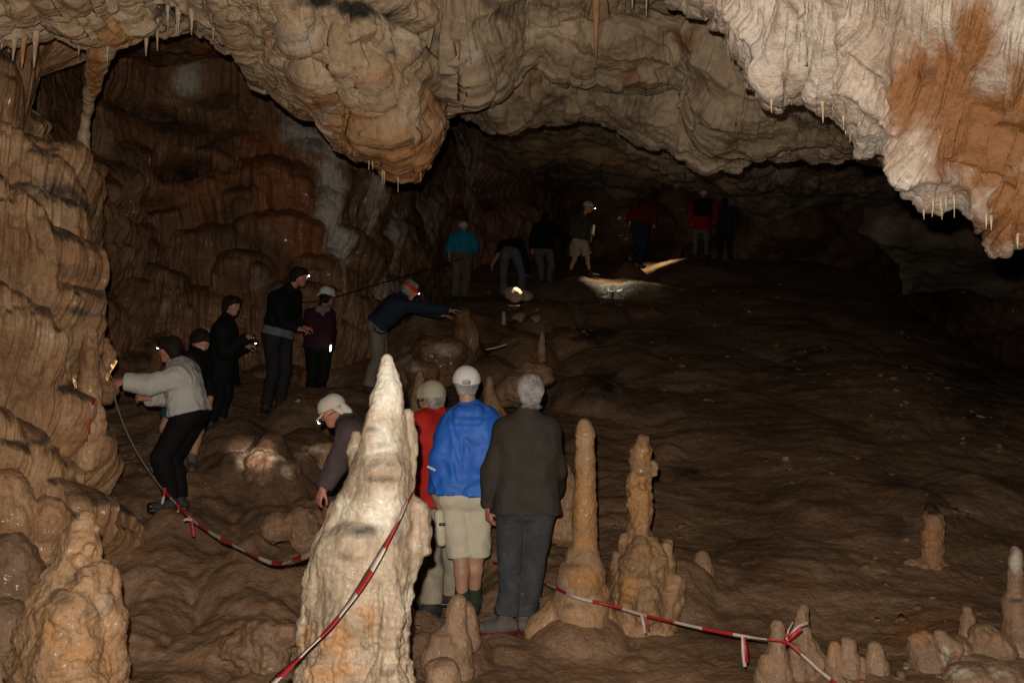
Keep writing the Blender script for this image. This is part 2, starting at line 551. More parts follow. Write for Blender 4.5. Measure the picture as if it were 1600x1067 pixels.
def floor_raw(x, y):
    x = np.asarray(x, float); y = np.asarray(y, float)
    z = floor_base(x, y)
    wx = x + .12 * gn(V3(x * 1.7, y * 1.7, 3.1)); wy = y + .12 * gn(V3(x * 1.7, y * 1.7, 8.1))
    for bx, by, rx, ry, h, pw in BUMPS:
        m = (np.abs(x - bx) < rx * 1.5) & (np.abs(y - by) < ry * 1.5)
        if not np.any(m): continue
        q = ((wx[m] - bx) / rx) ** 2 + ((wy[m] - by) / ry) ** 2
        z[m] += h * np.clip(1 - q, 0, 1) ** pw
    near = 1 - sstep(9, 15, y)
    left = sstep(1.8, -.8, x)
    z += .09 * fbm(V3(x * .5, y * .5, .3), 2)
    z += (.016 + .045 * left * near) * fbm(V3(x * 1.9, y * 2.4, 4.3), 4, .5)
    st = gn(V3(x * .9 + .6 * gn(V3(x * .8, y * .8, 2)), y * 4.2 + 1.2 * gn(V3(x * 1.1, y * 1.1, 5)), 1.7))
    z += .012 * (1 - .6 * left) * sstep(-.1, .35, st) + .010 * (1 - left) * fbm(V3(x * 4, y * 5, 9.7), 3)
    z += (.008 + .016 * left) * (billow(V3(x * 4, y * 4, 2.2), 2) - .4)
    z += .005 * fbm(V3(x * 14, y * 14, 7.7), 3)
    return z

def floor_z(x, y):
    x = np.atleast_1d(np.asarray(x, float)); y = np.atleast_1d(np.asarray(y, float))
    z = floor_raw(x, y)
    for ax, ay, dz, r in FIX:
        m = (np.abs(x - ax) < 3 * r) & (np.abs(y - ay) < 3 * r)
        if np.any(m):
            z[m] += dz * np.exp(-((x[m] - ax) ** 2 + (y[m] - ay) ** 2) / (r * r))
    return z
FIX = []

def build_floor():
    global FIX
    if ANCH:
        A = np.array(ANCH, float)
        r0 = floor_raw(A[:, 0].copy(), A[:, 1].copy())
        W = np.exp(-((A[:, None, 0] - A[None, :, 0]) ** 2 + (A[:, None, 1] - A[None, :, 1]) ** 2) / (A[None, :, 3] ** 2))
        w = np.linalg.solve(W + 1e-3 * np.eye(len(A)), A[:, 2] - r0)
        FIX = [(a[0], a[1], k, a[3]) for a, k in zip(A, w)]
    nr, nc = 760, 900
    yy = np.geomspace(2.0, 40, nr)[:, None]
    uu = np.linspace(-.78, .78, nc)[None, :]
    X = (uu * (yy + 2.0)); Y = np.broadcast_to(yy, X.shape)
    Z = floor_z(X.ravel(), Y.ravel()).reshape(X.shape)
    g = np.stack([X, Y, Z], -1)
    px, py = proj(g)
    tf = tints(white=((.75, 395, 708, 40, 9), (.6, 490, 705, 30, 12), (.8, 375, 725, 10, 14), (.5, 640, 565, 40, 30), (.45, 1500, 1040, 40, 20), (.35, 1500, 800, 50, 8), (.5, 800, 458, 25, 10), (.3, 460, 750, 40, 12), (.25, 330, 960, 30, 14), (.3, 500, 790, 20, 30)),  # some white blobs paint lamplight pools into the mud
               orange=((.5, 690, 560, 60, 40), (.5, 850, 560, 60, 30), (.5, 1440, 980, 90, 40), (.4, 1240, 910, 50, 14), (.5, 480, 800, 40, 40), (.4, 900, 560, 80, 50), (.35, 1010, 480, 60, 20), (.35, 350, 1000, 60, 30)),
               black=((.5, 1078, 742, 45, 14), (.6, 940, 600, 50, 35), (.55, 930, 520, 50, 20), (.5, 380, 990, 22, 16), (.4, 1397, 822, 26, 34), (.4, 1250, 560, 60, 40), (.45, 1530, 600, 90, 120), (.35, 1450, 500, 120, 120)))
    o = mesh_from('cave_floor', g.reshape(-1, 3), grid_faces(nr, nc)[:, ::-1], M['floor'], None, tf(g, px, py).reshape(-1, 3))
    tag(o, kind='structure')
    return o

# ------------------------------------------------------------------ walls
def ledge_mud_shade(tf, amt, seed):  # silt colour and painted ledge shade in one tint
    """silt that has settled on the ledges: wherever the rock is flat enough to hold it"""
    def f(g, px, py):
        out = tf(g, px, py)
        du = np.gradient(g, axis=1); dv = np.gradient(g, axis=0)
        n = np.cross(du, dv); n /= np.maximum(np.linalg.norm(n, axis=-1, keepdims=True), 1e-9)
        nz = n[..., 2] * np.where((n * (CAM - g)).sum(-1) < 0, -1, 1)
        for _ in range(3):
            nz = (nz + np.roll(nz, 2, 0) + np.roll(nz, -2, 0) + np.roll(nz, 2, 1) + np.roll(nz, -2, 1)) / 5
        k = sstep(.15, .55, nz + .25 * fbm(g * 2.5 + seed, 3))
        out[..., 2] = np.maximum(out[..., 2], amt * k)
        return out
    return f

def build_left():
    cols = [(-330, 5.9), (-200, 6.5), (-80, 6.95), (20, 7.3), (72, 7.55), (98, 7.8), (108, 8.3), (106, 9.2), (95, 10.6), (70, 12.2)]
    rows = [(-180, 1.1, -25), (40, 1.0, -22), (200, .55, -12), (360, .2, 0), (520, 0, 6), (680, -.2, -4), (830, -.4, -28), (1000, -.6, -60)]
    W = np.array([[P(px + (dx if j >= 3 else dx * .3), py, d + dd * (1 if j < 7 else .5)) for j, (px, d) in enumerate(cols)] for py, dd, dx in rows])
    def disp(g, S, Vp, px, py):
        z = g[..., 2]
        zt = z + .42 * S + .1 * gn(V3(S * 1.3, z * .8, 77))
        a = cascades(S, zt, .95, .72, 1, .25)
        b = cascades(S + .3, z + .2 * S, .26, .38, 2, .3)
        ph = S + .06 * gn(V3(S * 2, z * 1.6, 1)) + .02 * gn(V3(S * 6, z * 3, 61))
        fl = billow(V3(ph * 11, z * .45, 4), 2) + .5 * billow(V3(ph * 26, z * .7, 14), 1)
        d = .60 * a + .15 * b * (.3 + .7 * a) + (.04 + .06 * a) * fl + .018 * fbm(V3(S * 5, z * 4, 2), 4) + .10 * fbm(V3(S * .9, z * .9, 9), 2)
        d *= 1 - .55 * sstep(70, 112, px)
        d -= .9 * blob(px, py, 75, 150, 38, 60) + .35 * blob(px, py, 75, 330 - 110, 50, 25)
        d += .12 * blob(px, py, 156, 560, 14, 60)
        return d
    tf = tints(white=((.35, 160, 560, 12, 40), (.25, 60, 560, 60, 40), (.2, 30, 120, 30, 60)), orange=((.35, 20, 250, 50, 40), (.3, 100, 420, 40, 40), (.3, 60, 700, 60, 60)),
               black=((.55, 60, 330, 60, 14, .35), (.5, 100, 250, 40, 25), (.4, 40, 460, 60, 10, .3), (.45, 60, 520, 70, 8, .2), (.4, 110, 700, 30, 20), (.4, 75, 160, 40, 60)))
    o = patch('tiered_flowstone', W, 720, 620, disp, M['left'], ledge_mud_shade(tf, .5, 3))
    tag(o, 'tall brown flowstone cliff of stacked fluted tiers beside the woman in the grey jacket', 'flowstone')
    return o

def build_alcove():
    cols = [(20, 10.4), (100, 12.0), (190, 13.0), (290, 13.5), (390, 13.7), (490, 14.0), (570, 15.0), (635, 18.0), (690, 22.6), (750, 24.2), (810, 25.6), (850, 29), (865, 34)]
    rows = [(-160, -.2), (40, .4), (180, .5), (320, .35), (460, .15), (580, -.1), (700, -.5)]
    W = np.array([[P(px, py, d + dd) for px, d in cols] for py, dd in rows])
    def disp(g, S, Vp, px, py):
        z = g[..., 2]
        a = cascades(S, z, 1.0, 1.05, 21, .3)
        b = cascades(S + .5, z + .1, .45, .7, 22, .3)
        ph = S + .1 * gn(V3(S * 1.5, z * 1.2, 1)) + .03 * gn(V3(S * 5, z * 2.5, 61))
        fl = billow(V3(ph * 8, z * .35, 14), 2) + .5 * billow(V3(ph * 19, z * .5, 24), 1)
        right = sstep(430, 580, px)
        low = sstep(180, 330, py) * (1 - .55 * right)
        d = (.12 + .55 * low) * a + (.05 + .17 * low) * b + (.09 + .08 * right) * fl + .03 * fbm(V3(S * 3, z * 3, 12), 4) + .2 * fbm(V3(S * .5, z * .5, 19), 2)
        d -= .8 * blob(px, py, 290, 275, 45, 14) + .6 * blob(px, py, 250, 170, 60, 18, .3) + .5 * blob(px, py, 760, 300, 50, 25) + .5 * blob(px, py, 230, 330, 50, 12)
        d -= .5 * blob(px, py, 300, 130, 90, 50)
        d += .35 * blob(px, py, 690, 300, 35, 140)
        return d
    tf = tints(white=((1.0, 478, 205, 36, 40), (1.0, 505, 238, 34, 34), (.95, 495, 320, 14, 70), (.8, 502, 400, 18, 40), (.8, 292, 118, 24, 28), (.45, 262, 290, 10, 14), (.6, 505, 180, 40, 26), (.35, 240, 500, 16, 16), (.42, 690, 240, 20, 110), (.45, 545, 300, 16, 110), (.4, 590, 380, 20, 80), (.4, 640, 340, 18, 90), (.35, 570, 450, 30, 50), (.35, 730, 260, 14, 80), (.35, 420, 470, 40, 30), (.3, 340, 460, 12, 30)),
               orange=((.95, 440, 330, 45, 60), (.9, 415, 260, 45, 60), (.9, 470, 390, 26, 45), (.6, 330, 300, 60, 40), (.5, 250, 300, 40, 40), (.5, 300, 330, 40, 40), (.5, 200, 200, 20, 40), (.5, 340, 60, 60, 30), (.4, 390, 200, 40, 40), (.4, 590, 420, 40, 50)),
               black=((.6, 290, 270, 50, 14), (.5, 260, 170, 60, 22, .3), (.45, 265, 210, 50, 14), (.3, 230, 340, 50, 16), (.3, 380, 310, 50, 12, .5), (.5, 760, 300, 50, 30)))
    o = patch('cave_wall', W, 600, 680, disp, M['alcove'], ledge_mud_shade(tf, .32, 7))
    tag(o, kind='structure')
    return o

def build_back():
    # far end of the chamber and the dark side passage
    cols = [(560, 37), (800, 36), (960, 31), (1080, 27.5), (1190, 26.5), (1290, 27), (1400, 30), (1560, 31), (1750, 27), (1950, 22), (2150, 16)]
    rows = [(120, 0), (240, 0), (330, .3), (420, .6), (560, .2), (760, -2.0)]
    W = np.array([[P(px, py, d + dd) for px, d in cols] for py, dd in rows])
    def disp(g, S, Vp, px, py):
        z = g[..., 2]
        d = .6 * cascades(S, z, 2.2, 1.5, 41) + .3 * fbm(V3(S * .6, z * .8, 31), 5) + .8 * fbm(V3(S * .2, z * .2, 33), 2)
        return d - 3.0 * blob(px, py, 1010, 345, 35, 35) - 2.0 * blob(px, py, 1120, 345, 45, 40)
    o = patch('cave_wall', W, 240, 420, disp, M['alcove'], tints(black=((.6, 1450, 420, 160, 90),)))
    tag(o, kind='structure')

# ------------------------------------------------------------------ hanging rock with a lower lip
def lip_patch(name, lip, top, mat, disp, tf, nc, nr, bulge=.4, jag=5., jfreq=.05, back=((6, .22), (22, .7), (60, 1.8)), seed=0, smooth=3, dscale=1.0, lift=0.0):
    L = resample(lip, nc); T = resample(top, nc)
    L[:, 1] -= lift
    L[:, 2] *= dscale; T[:, 2] *= dscale
    for _ in range(smooth):
        L[1:-1] = .25 * L[:-2] + .5 * L[1:-1] + .25 * L[2:]
    arc = np.r_[0, np.cumsum(np.hypot(*np.diff(L[:, :2], axis=0).T))]
    teeth = np.maximum(gn(V3(arc * jfreq, seed, .5)), 0) ** 1.5 + .5 * np.maximum(gn(V3(arc * jfreq * 2.7, seed, 3.5)), 0) ** 1.5
    L[:, 1] += jag * (teeth - .3)
    rows = []
    for t in (1, .84, .68, .52, .36, .22, .11, .04):
        q = L * (1 - t) + T * t
        rows.append(P(q[:, 0], q[:, 1], q[:, 2] - bulge * math.sin(math.pi * min(1, t * 1.15 + .05)) ** .8 + .12 * max(0, 1 - t / .12)))
    rows.append(P(L[:, 0], L[:, 1], L[:, 2] + .18))
    for dy, dd in back:
        rows.append(P(L[:, 0], L[:, 1] - dy, L[:, 2] + .18 + dd))
    W = np.array(rows)
    g = catmull(W, nr, 0)
    return patch_dense(name, g, disp, mat, tf)

def patch_dense(name, g, disp, mat, tf):
    du = np.gradient(g, axis=1); dv = np.gradient(g, axis=0)
    for a in (du, dv):                                   # calm the normals along jagged lips
        for _ in range(2):
            a[:, 1:-1] = (a[:, :-2] + a[:, 1:-1] + a[:, 2:]) / 3
    n = np.cross(du, dv)
    n /= np.maximum(np.linalg.norm(n, axis=-1, keepdims=True), 1e-9)
    k = int(g.shape[0] * .3)
    if np.median((n[:k] * (CAM - g[:k])).sum(-1)) < 0: n = -n
    row = g[int(g.shape[0] * .6)]
    s = np.r_[0, np.cumsum(np.linalg.norm(np.diff(row, axis=0), axis=1))]
    S = np.broadcast_to(s, g.shape[:2]); Vp = np.broadcast_to(np.linspace(0, 1, g.shape[0])[:, None], g.shape[:2])
    px, py = proj(g)
    g2 = g + n * disp(g, S, Vp, px, py)[..., None]
    return mesh_from(name, g2.reshape(-1, 3), grid_faces(*g.shape[:2]), mat, None, tf(g2, px, py).reshape(-1, 3))

def build_hang():
    lip = [(-160, 70, 7.4), (-60, 60, 7.6), (0, 50, 7.8), (30, 44, 7.9), (60, 36, 7.9), (72, 24, 8.0), (95, 24, 8.0), (110, 40, 8.0), (124, 52, 8.0), (133, 50, 8.0), (160, 52, 8.1), (190, 42, 8.2), (202, 26, 8.3), (225, 40, 8.3), (246, 34, 8.4), (262, 30, 8.5),
           (290, 26, 8.7), (325, 26, 8.8), (352, 52, 8.9), (385, 75, 8.9), (398, 100, 8.9), (412, 120, 8.9), (430, 116, 8.9), (455, 120, 8.9), (470, 144, 8.9), (490, 158, 8.9), (508, 146, 8.9), (518, 165, 8.9), (530, 204, 8.9), (545, 210, 8.95),
           (562, 206, 9.0), (576, 232, 9.05), (592, 250, 9.1), (604, 254, 9.1), (616, 256, 9.1), (630, 272, 9.1), (646, 258, 9.15), (660, 252, 9.2), (666, 225, 9.3), (674, 185, 9.5), (689, 165, 9.7), (690, 140, 10.0), (690, 95, 10.4), (694, 40, 10.8), (700, -40, 11.2)]
    top = [(-260, -170, 6.2), (100, -190, 6.6), (350, -200, 7.0), (520, -200, 7.4), (640, -190, 8.0), (720, -170, 9.6), (730, -150, 10.8)]
    def disp(g, S, Vp, px, py):
        x, z = g[..., 0], g[..., 2]
        ph = V3(x * 8.5 + .5 * gn(V3(x * 1.6, z * 2, 1)), z * .9 + g[..., 1] * .5, 24)
        fl = billow(ph, 3) + .75 * billow(V3(x * 21 + .6 * gn(V3(x * 3, z * 3, 1)), z * 1.3, 7), 2)
        d = .075 * fl + .05 * fbm(V3(x * 1.4, z * 1.4, 5), 3) + .040 * fbm(V3(x * 8, g[..., 1] * 3, z * 1.6), 4)
        wr = billow(V3(x * 4 + z * 1.5, z * 3.0, g[..., 1] * 2), 3)
        d += .07 * wr * sstep(130, 30, py)
        d += .12 * blob(px, py, 600, 160, 70, 90) + .08 * blob(px, py, 560, 110, 60, 70) + .08 * blob(px, py, 470, 90, 50, 60) + .12 * blob(px, py, 490, 130, 20, 25)
        d -= .22 * ridge_line(px, py, [(560, -20), (600, 20), (660, 60), (685, 100)], 12) + .10 * ridge_line(px, py, [(560, 60), (640, 130), (680, 160)], 8) + .1 * ridge_line(px, py, [(400, 0), (450, 60), (530, 100)], 8)
        d -= .12 * blob(px, py, 430, 50, 12, 16) + .12 * blob(px, py, 265, 10, 30, 16)
        d += .10 * ridge_line(px, py, [(575, 205), (600, 180), (640, 195), (632, 230)], 16)
        q = g.astype(f32) * np.array([1.6, 1.2, .8], f32) + .3 * np.stack([gn(g * 2.1), gn(g * 2.1 + 5), gn(g * 2.1 + 9)], -1)
        d += .035 * (1 - np.abs(gn(q + 4))) ** 7 + .025 * (1 - np.abs(gn(q * 2.7 + 3))) ** 5 + .014 * billow(g.astype(f32) * np.array([16, 10, 5], f32), 2)
        d *= sstep(0, .12, 1.0 - Vp * .9)
        return d
    tf = tints(white=((.35, 450, 40, 80, 40), (.3, 600, 60, 50, 50), (.25, 20, 40, 60, 60), (.35, 602, 195, 22, 18)), orange=((.95, 625, 240, 65, 60), (.7, 560, 180, 45, 50), (.6, 600, 190, 60, 30), (.6, 500, 140, 30, 30), (.5, 430, 50, 22, 22), (.6, 170, 35, 40, 30), (.5, 640, 170, 40, 40), (.45, 590, 100, 20, 20)),
               black=((.75, 545, 15, 40, 14, .4), (.65, 620, 35, 40, 10, .7), (.6, 650, 70, 30, 12, 1.0), (.8, 265, 8, 36, 16), (.7, 500, 3, 50, 10), (.6, 660, 160, 22, 8, .6), (.4, 600, 80, 26, 8, .6), (.55, 90, 30, 20, 14), (.5, 684, 95, 8, 20)))
    o = lip_patch('hanging_flowstone', lip, top, M['hang'], disp, tf, 900, 380, bulge=.55, jag=15, jfreq=.085, seed=1, dscale=.86, smooth=1)
    tag(o, 'massive tan flowstone bulge hanging from the ceiling to a ragged orange point above the climbers', 'flowstone')

def build_drape():
    lip = [(1010, -60, 5.9), (1050, -10, 5.7), (1062, 6, 5.6), (1090, 10, 5.5), (1112, 16, 5.4), (1130, 44, 5.3), (1152, 68, 5.2), (1180, 112, 5.1), (1198, 142, 5.05), (1208, 150, 5.0), (1225, 140, 5.0), (1245, 138, 5.0), (1262, 140, 4.95), (1284, 158, 4.9), (1298, 150, 4.9), (1318, 180, 4.85), (1328, 206, 4.85), (1350, 238, 4.8), (1370, 242, 4.8),
           (1400, 276, 4.75), (1424, 306, 4.7), (1440, 322, 4.7), (1462, 326, 4.7), (1484, 321, 4.7), (1502, 322, 4.7), (1530, 344, 4.65), (1550, 358, 4.65), (1560, 386, 4.6), (1574, 396, 4.6), (1586, 380, 4.55), (1602, 372, 4.5), (1680, 400, 4.4), (1780, 430, 4.2), (2000, 450, 4.05), (2300, 430, 3.9)]
    top = [(960, -270, 5.2), (1100, -270, 4.8), (1210, -270, 4.5), (1300, -270, 4.3), (1390, -270, 4.1), (1500, -260, 3.9), (1680, -240, 3.7), (1900, -200, 3.6), (2200, -200, 3.5), (2500, -200, 3.5)]
    def disp(g, S, Vp, px, py):
        # flutes run down from the roof to the lip
        q = S * 5.5 + .35 * gn(V3(S * 1.5, Vp * 3, 3)) + .12 * gn(V3(S * 5, Vp * 7, 31))
        fl = billow(V3(q, Vp * 1.3, 51), 2)
        fine = billow(V3(S * 15 + .5 * gn(V3(S * 4, Vp * 5, 6)), Vp * 4, 53), 3)
        cr = billow(g.astype(f32) * 9 + .5, 3)
        pan = np.clip(blob(px, py, 1500, 190, 105, 150, -.25) + blob(px, py, 1560, 290, 80, 70), 0, 1)
        d = (.085 * fl + .045 * fine + .008 * cr) * (1 - .72 * pan) + .045 * fbm(g * 2.2, 3) - .16 * pan * sstep(.70, .45, Vp)
        d += .07 * ridge_line(px, py, [(1290, -60), (1330, 40), (1385, 110), (1412, 200)], 9) + .05 * ridge_line(px, py, [(1150, -20), (1200, 70), (1212, 140)], 6) + .05 * ridge_line(px, py, [(1215, -60), (1250, 30), (1255, 120)], 7)
        d += .05 * ridge_line(px, py, [(1400, 225), (1440, 270), (1520, 290), (1545, 340)], 9) + .06 * ridge_line(px, py, [(1330, 60), (1340, 130), (1400, 200), (1430, 270)], 12)
        d -= .05 * ridge_line(px, py, [(1480, 270), (1550, 300), (1575, 355)], 6)
        return d * sstep(0, .12, 1.0 - Vp * .9)
    tf = tints(white=((.4, 1250, 60, 90, 70), (.75, 1420, 285, 36, 30), (.7, 1500, 318, 40, 14), (.6, 1375, 225, 30, 36), (.5, 1590, 40, 40, 50), (.3, 1370, 200, 30, 60)), orange=((.9, 1425, 140, 36, 70), (.95, 1475, 160, 70, 95, -.2), (.9, 1520, 60, 40, 80), (.95, 1545, 230, 80, 90), (.9, 1578, 330, 50, 60), (.8, 1500, 240, 60, 50), (.75, 1590, 170, 40, 90), (.6, 1500, 260, 60, 40), (.5, 1440, 110, 40, 40), (.4, 1320, 115, 20, 50), (.35, 1155, 30, 14, 50), (.45, 1235, 120, 25, 12)),
               black=((.3, 1500, 300, 60, 10, .3), (.3, 1430, 130, 20, 40)))
    o = lip_patch('flowstone_drapery', lip, top, M['drape'], disp, tf, 1250, 460, bulge=.18, jag=6, jfreq=.09, back=((5, .08), (16, .3), (50, 1.0)), seed=2, smooth=2)
    tag(o, 'big cream and orange drapery of folded flowstone slanting down from the roof', 'drapery')

def build_ceiling():
    def disp_f(seed, big, small, streak=.02, foldw=0.):
        def disp(g, S, Vp, px, py):
            d = big * fbm(g * .9 + seed, 3) + small * .5 * fbm(g * 3.0 + seed, 3) + streak * billow(V3(S * 4, Vp * 2, seed), 2)
            w = worley(g.astype(f32) * .75 + seed)
            d += .07 * (w - .5) + .035 * billow(g.astype(f32) * 2.6 + seed, 3)
            if foldw:
                d += foldw * billow(V3(S * 1.8 + gn(V3(S, Vp * 3, seed)), Vp * 2.5, seed + 2), 2)
            q = g.astype(f32) * 1.0 + .35 * np.stack([gn(g * 1.7 + seed), gn(g * 1.7 + seed + 5), gn(g * 1.7 + seed + 9)], -1)
            d += .045 * (1 - np.abs(gn(q + seed))) ** 7 + .035 * (1 - np.abs(gn(q * 2.6 + seed + 3))) ** 5 + .012 * billow(g.astype(f32) * 9 + seed, 2)
            return d * sstep(0, .1, 1.0 - Vp * .88)
        return disp
    # topmost lobe left of the rusty stalactite and the long ledge
    lips = [
        ([(640, 118, 10.3), (690, 132, 10.3), (705, 140, 10.3), (715, 146, 10.3), (735, 138, 10.3), (765, 130, 10.4), (778, 100, 10.5), (788, 66, 10.7), (800, 58, 10.9), (838, 54, 11.0), (842, 60, 11.0), (860, 54, 11.0), (905, 55, 11.0), (950, 44, 11.0), (1000, 30, 11.0), (1060, 10, 11), (1120, -20, 10.8), (1200, -60, 10.4)],
         [(640, -200, 9.3), (900, -200, 9.2), (1250, -210, 8.6)], disp_f(3., .12, .05, .06, .10), .35, 9, 60),
        ([(640, 170, 11.4), (700, 176, 11.4), (760, 160, 11.4), (800, 120, 11.5), (850, 95, 11.6), (880, 120, 11.6), (905, 128, 11.6), (932, 124, 11.6), (958, 134, 11.6), (985, 136, 11.6), (1015, 126, 11.6), (1050, 121, 11.6), (1072, 128, 11.6), (1090, 146, 11.5), (1098, 175, 11.5), (1098, 205, 11.5), (1112, 222, 11.4), (1132, 235, 11.4), (1160, 231, 11.3), (1192, 233, 11.2), (1225, 222, 11.1), (1262, 217, 11.0), (1300, 217, 10.9), (1350, 222, 10.7), (1420, 240, 10.4), (1500, 260, 10)],
         [(640, 30, 10.8), (900, 0, 10.6), (1150, -40, 9.8), (1520, -120, 8.4)], disp_f(9., .16, .05, .03, .05), .45, 8, 40),
        ([(640, 172, 12.6), (690, 180, 12.6), (728, 188, 12.6), (760, 196, 12.5), (786, 207, 12.5), (800, 206, 12.5), (818, 197, 12.5), (845, 186, 12.5), (875, 183, 12.5), (910, 181, 12.5), (935, 184, 12.5), (958, 194, 12.5), (985, 207, 12.4), (1012, 222, 12.4), (1040, 234, 12.3), (1060, 246, 12.3), (1085, 256, 12.2), (1104, 263, 12.2), (1130, 256, 12.1), (1160, 258, 12.0), (1200, 250, 11.9), (1260, 248, 11.8), (1340, 246, 11.6), (1440, 262, 11.2), (1540, 290, 10.8)],
         [(640, 60, 11.8), (800, 40, 11.7), (1050, 60, 11.9), (1250, 120, 11.7), (1560, 80, 10.4)], disp_f(15., .10, .05, .04, .06), .30, 5, 50),
        ([(720, 150, 17), (780, 190, 17.5), (860, 185, 17.5), (940, 214, 17.2), (965, 232, 17), (990, 244, 17), (1040, 256, 16.6), (1085, 268, 16.5), (1110, 275, 17), (1160, 288, 18.5), (1220, 294, 20.5), (1300, 298, 23), (1400, 306, 25), (1540, 322, 26), (1700, 345, 26)],
         [(720, 60, 13.4), (900, 110, 13.2), (1100, 180, 13), (1350, 160, 15), (1700, 120, 15)], disp_f(21., .3, .08, .02, .08), .2, 5, 40),
    ]
    tfs = [tints(white=((.3, 740, 60, 30, 60),), orange=((.4, 715, 140, 30, 14), (.3, 680, 130, 20, 10)), black=((.5, 770, 10, 30, 20, .8), (.4, 692, 60, 8, 40), (.35, 1000, 20, 40, 14))),
           tints(orange=((.6, 985, 108, 26, 12), (.6, 1085, 60, 40, 18), (.4, 1020, 150, 50, 16), (.5, 1185, 95, 30, 30)), black=((.55, 1190, 90, 30, 24), (.4, 1145, 208, 16, 10), (.5, 830, 130, 20, 20, .6), (.4, 1260, 185, 40, 14), (.3, 1090, 66, 30, 10))),
           tints(white=((.2, 800, 170, 60, 20),), orange=((.45, 820, 120, 30, 20), (.35, 940, 150, 24, 14), (.3, 1090, 165, 16, 30)), black=((.4, 870, 150, 30, 14, .7), (.5, 1150, 240, 60, 8), (.4, 1270, 236, 60, 8), (.35, 1000, 155, 40, 10))),
           tints(orange=((.3, 1000, 250, 60, 30),), black=((.5, 820, 240, 60, 40), (.4, 1250, 290, 60, 14)))]
    for k, (lip, top, df, bl, jag, nrm) in enumerate(lips):
        o = lip_patch('cave_ceiling', lip, top, M['ceil'], df, tfs[k], 620, 260, bulge=bl, jag=jag, jfreq=.13, seed=5 + k, back=((5, .15), (16, .5), (34, 1.2)), dscale=(.76, .76, .79, 1.0)[k], lift=(4, 6, 9, 4)[k])
        tag(o, kind='structure')
    # roof over the far end, coming down to the back wall
    cols = [(760, 0), (850, 0), (950, 0), (1050, 0), (1150, 0), (1260, 0), (1400, 0), (1600, -.5), (1800, -1)]
    rows = [[(px, 150, 16.0 + q) for px, q in cols], [(px, 215, 19 + q) for px, q in cols],
            [(760, 240, 24), (850, 250, 24), (950, 255, 24), (1050, 262, 23), (1150, 275, 22), (1260, 292, 24), (1400, 306, 26.5), (1600, 330, 27), (1800, 360, 27)],
            [(760, 290, 31), (850, 282, 30), (950, 290, 28.5), (1050, 288, 27), (1150, 315, 26), (1230, 345, 26.5), (1330, 380, 28), (1600, 400, 28.5), (1800, 420, 28)],
            [(760, 300, 40), (850, 300, 39), (950, 312, 33), (1050, 305, 31), (1160, 345, 28), (1230, 400, 28.5), (1320, 440, 30), (1600, 470, 31), (1800, 500, 30)]]
    W = np.array([[P(*c) for c in r] for r in rows])
    def disp(g, S, Vp, px, py):
        return .3 * fbm(g * .5, 4) + .3 * (worley(g.astype(f32) * .5) - .5) + .08 * fbm(g * 2.3, 3)
    o = patch('cave_ceiling', W, 260, 420, disp, M['ceil'], tints(orange=((.4, 1240, 350, 30, 30),), black=((.4, 860, 260, 60, 30),)))
    tag(o, kind='structure')
    # recess in the roof above the alcove
    cols = [(90, 0), (170, 0), (250, 0), (330, 0), (420, 0), (520, 0), (620, 0), (720, 0)]
    rows = [[(px, -40, 9.2) for px, q in cols], [(px, 22, 10.2) for px, q in cols], [(px, 46, 11.6) for px, q in cols], [(px, 64, 12.8) for px, q in cols], [(px, 90, 14.5) for px, q in cols]]
    W = np.array([[P(*c) for c in r] for r in rows])
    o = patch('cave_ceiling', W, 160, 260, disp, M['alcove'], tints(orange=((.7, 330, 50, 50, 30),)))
    tag(o, kind='structure')
# ------------------------------------------------------------------ stalagmites, stalactites, boulders
def anchor(px, py, d, rad=.35, dz=0.0):
    p = P(px, py, d)
    ANCH.append((p[0], p[1], p[2] + dz, rad))
    return p

from mathutils.bvhtree import BVHTree
_bvh = {}
def on_rock(o, px, py, off=0.0, fallback=7.6):
    """the point of a built rock that photo pixel (px, py) looks at, off metres in front of it"""
    if o.name not in _bvh:
        me = o.data
        co = np.empty(len(me.vertices) * 3, f32); me.vertices.foreach_get('co', co)
        idx = np.empty(len(me.polygons) * 4, np.int32); me.polygons.foreach_get('vertices', idx)
        _bvh[o.name] = BVHTree.FromPolygons(co.reshape(-1, 3).tolist(), idx.reshape(-1, 4).tolist())
    t = P(px, py, 10.0) - CAM; t /= np.linalg.norm(t)
    hit = _bvh[o.name].ray_cast(Vector(CAM), Vector(t))
    if hit[0] is None: return P(px, py, fallback)
    return CAM + t * (hit[3] - off)

def rehome(o, base):
    """put an object's origin at its base"""
    base = np.asarray(base, float)
    me = o.data
    co = np.empty(len(me.vertices) * 3, f32); me.vertices.foreach_get('co', co)
    co = co.reshape(-1, 3) - base.astype(f32)
    me.vertices.foreach_set('co', co.ravel()); me.update()
    o.location = [float(v) for v in base]

def rock_noise(v, n, d, fine=1.0, lump=.5, drip=.4):
    """lumps, drips and popcorn for a calcite body seen at distance d"""
    u = mpp(d) * 40                                   # forty photo pixels in metres
    q = (v / u).astype(f32)
    a = fine * u * .10 * fbm(q * 1.3, 4)
    a += lump * u * .16 * (.55 - worley(q * 2.1))
    a += lump * u * .07 * (.55 - worley(q * 4.6 + 3))
    a += .022 * u * gn(V3(0 * q[:, 0], .3 * q[:, 1], q[:, 2] * 5.0)) + .014 * u * fbm(q * 9, 2)
    a += drip * u * .10 * (billow(q * np.array([2.6, 2.6, .5], f32), 2) - .3)
    return a

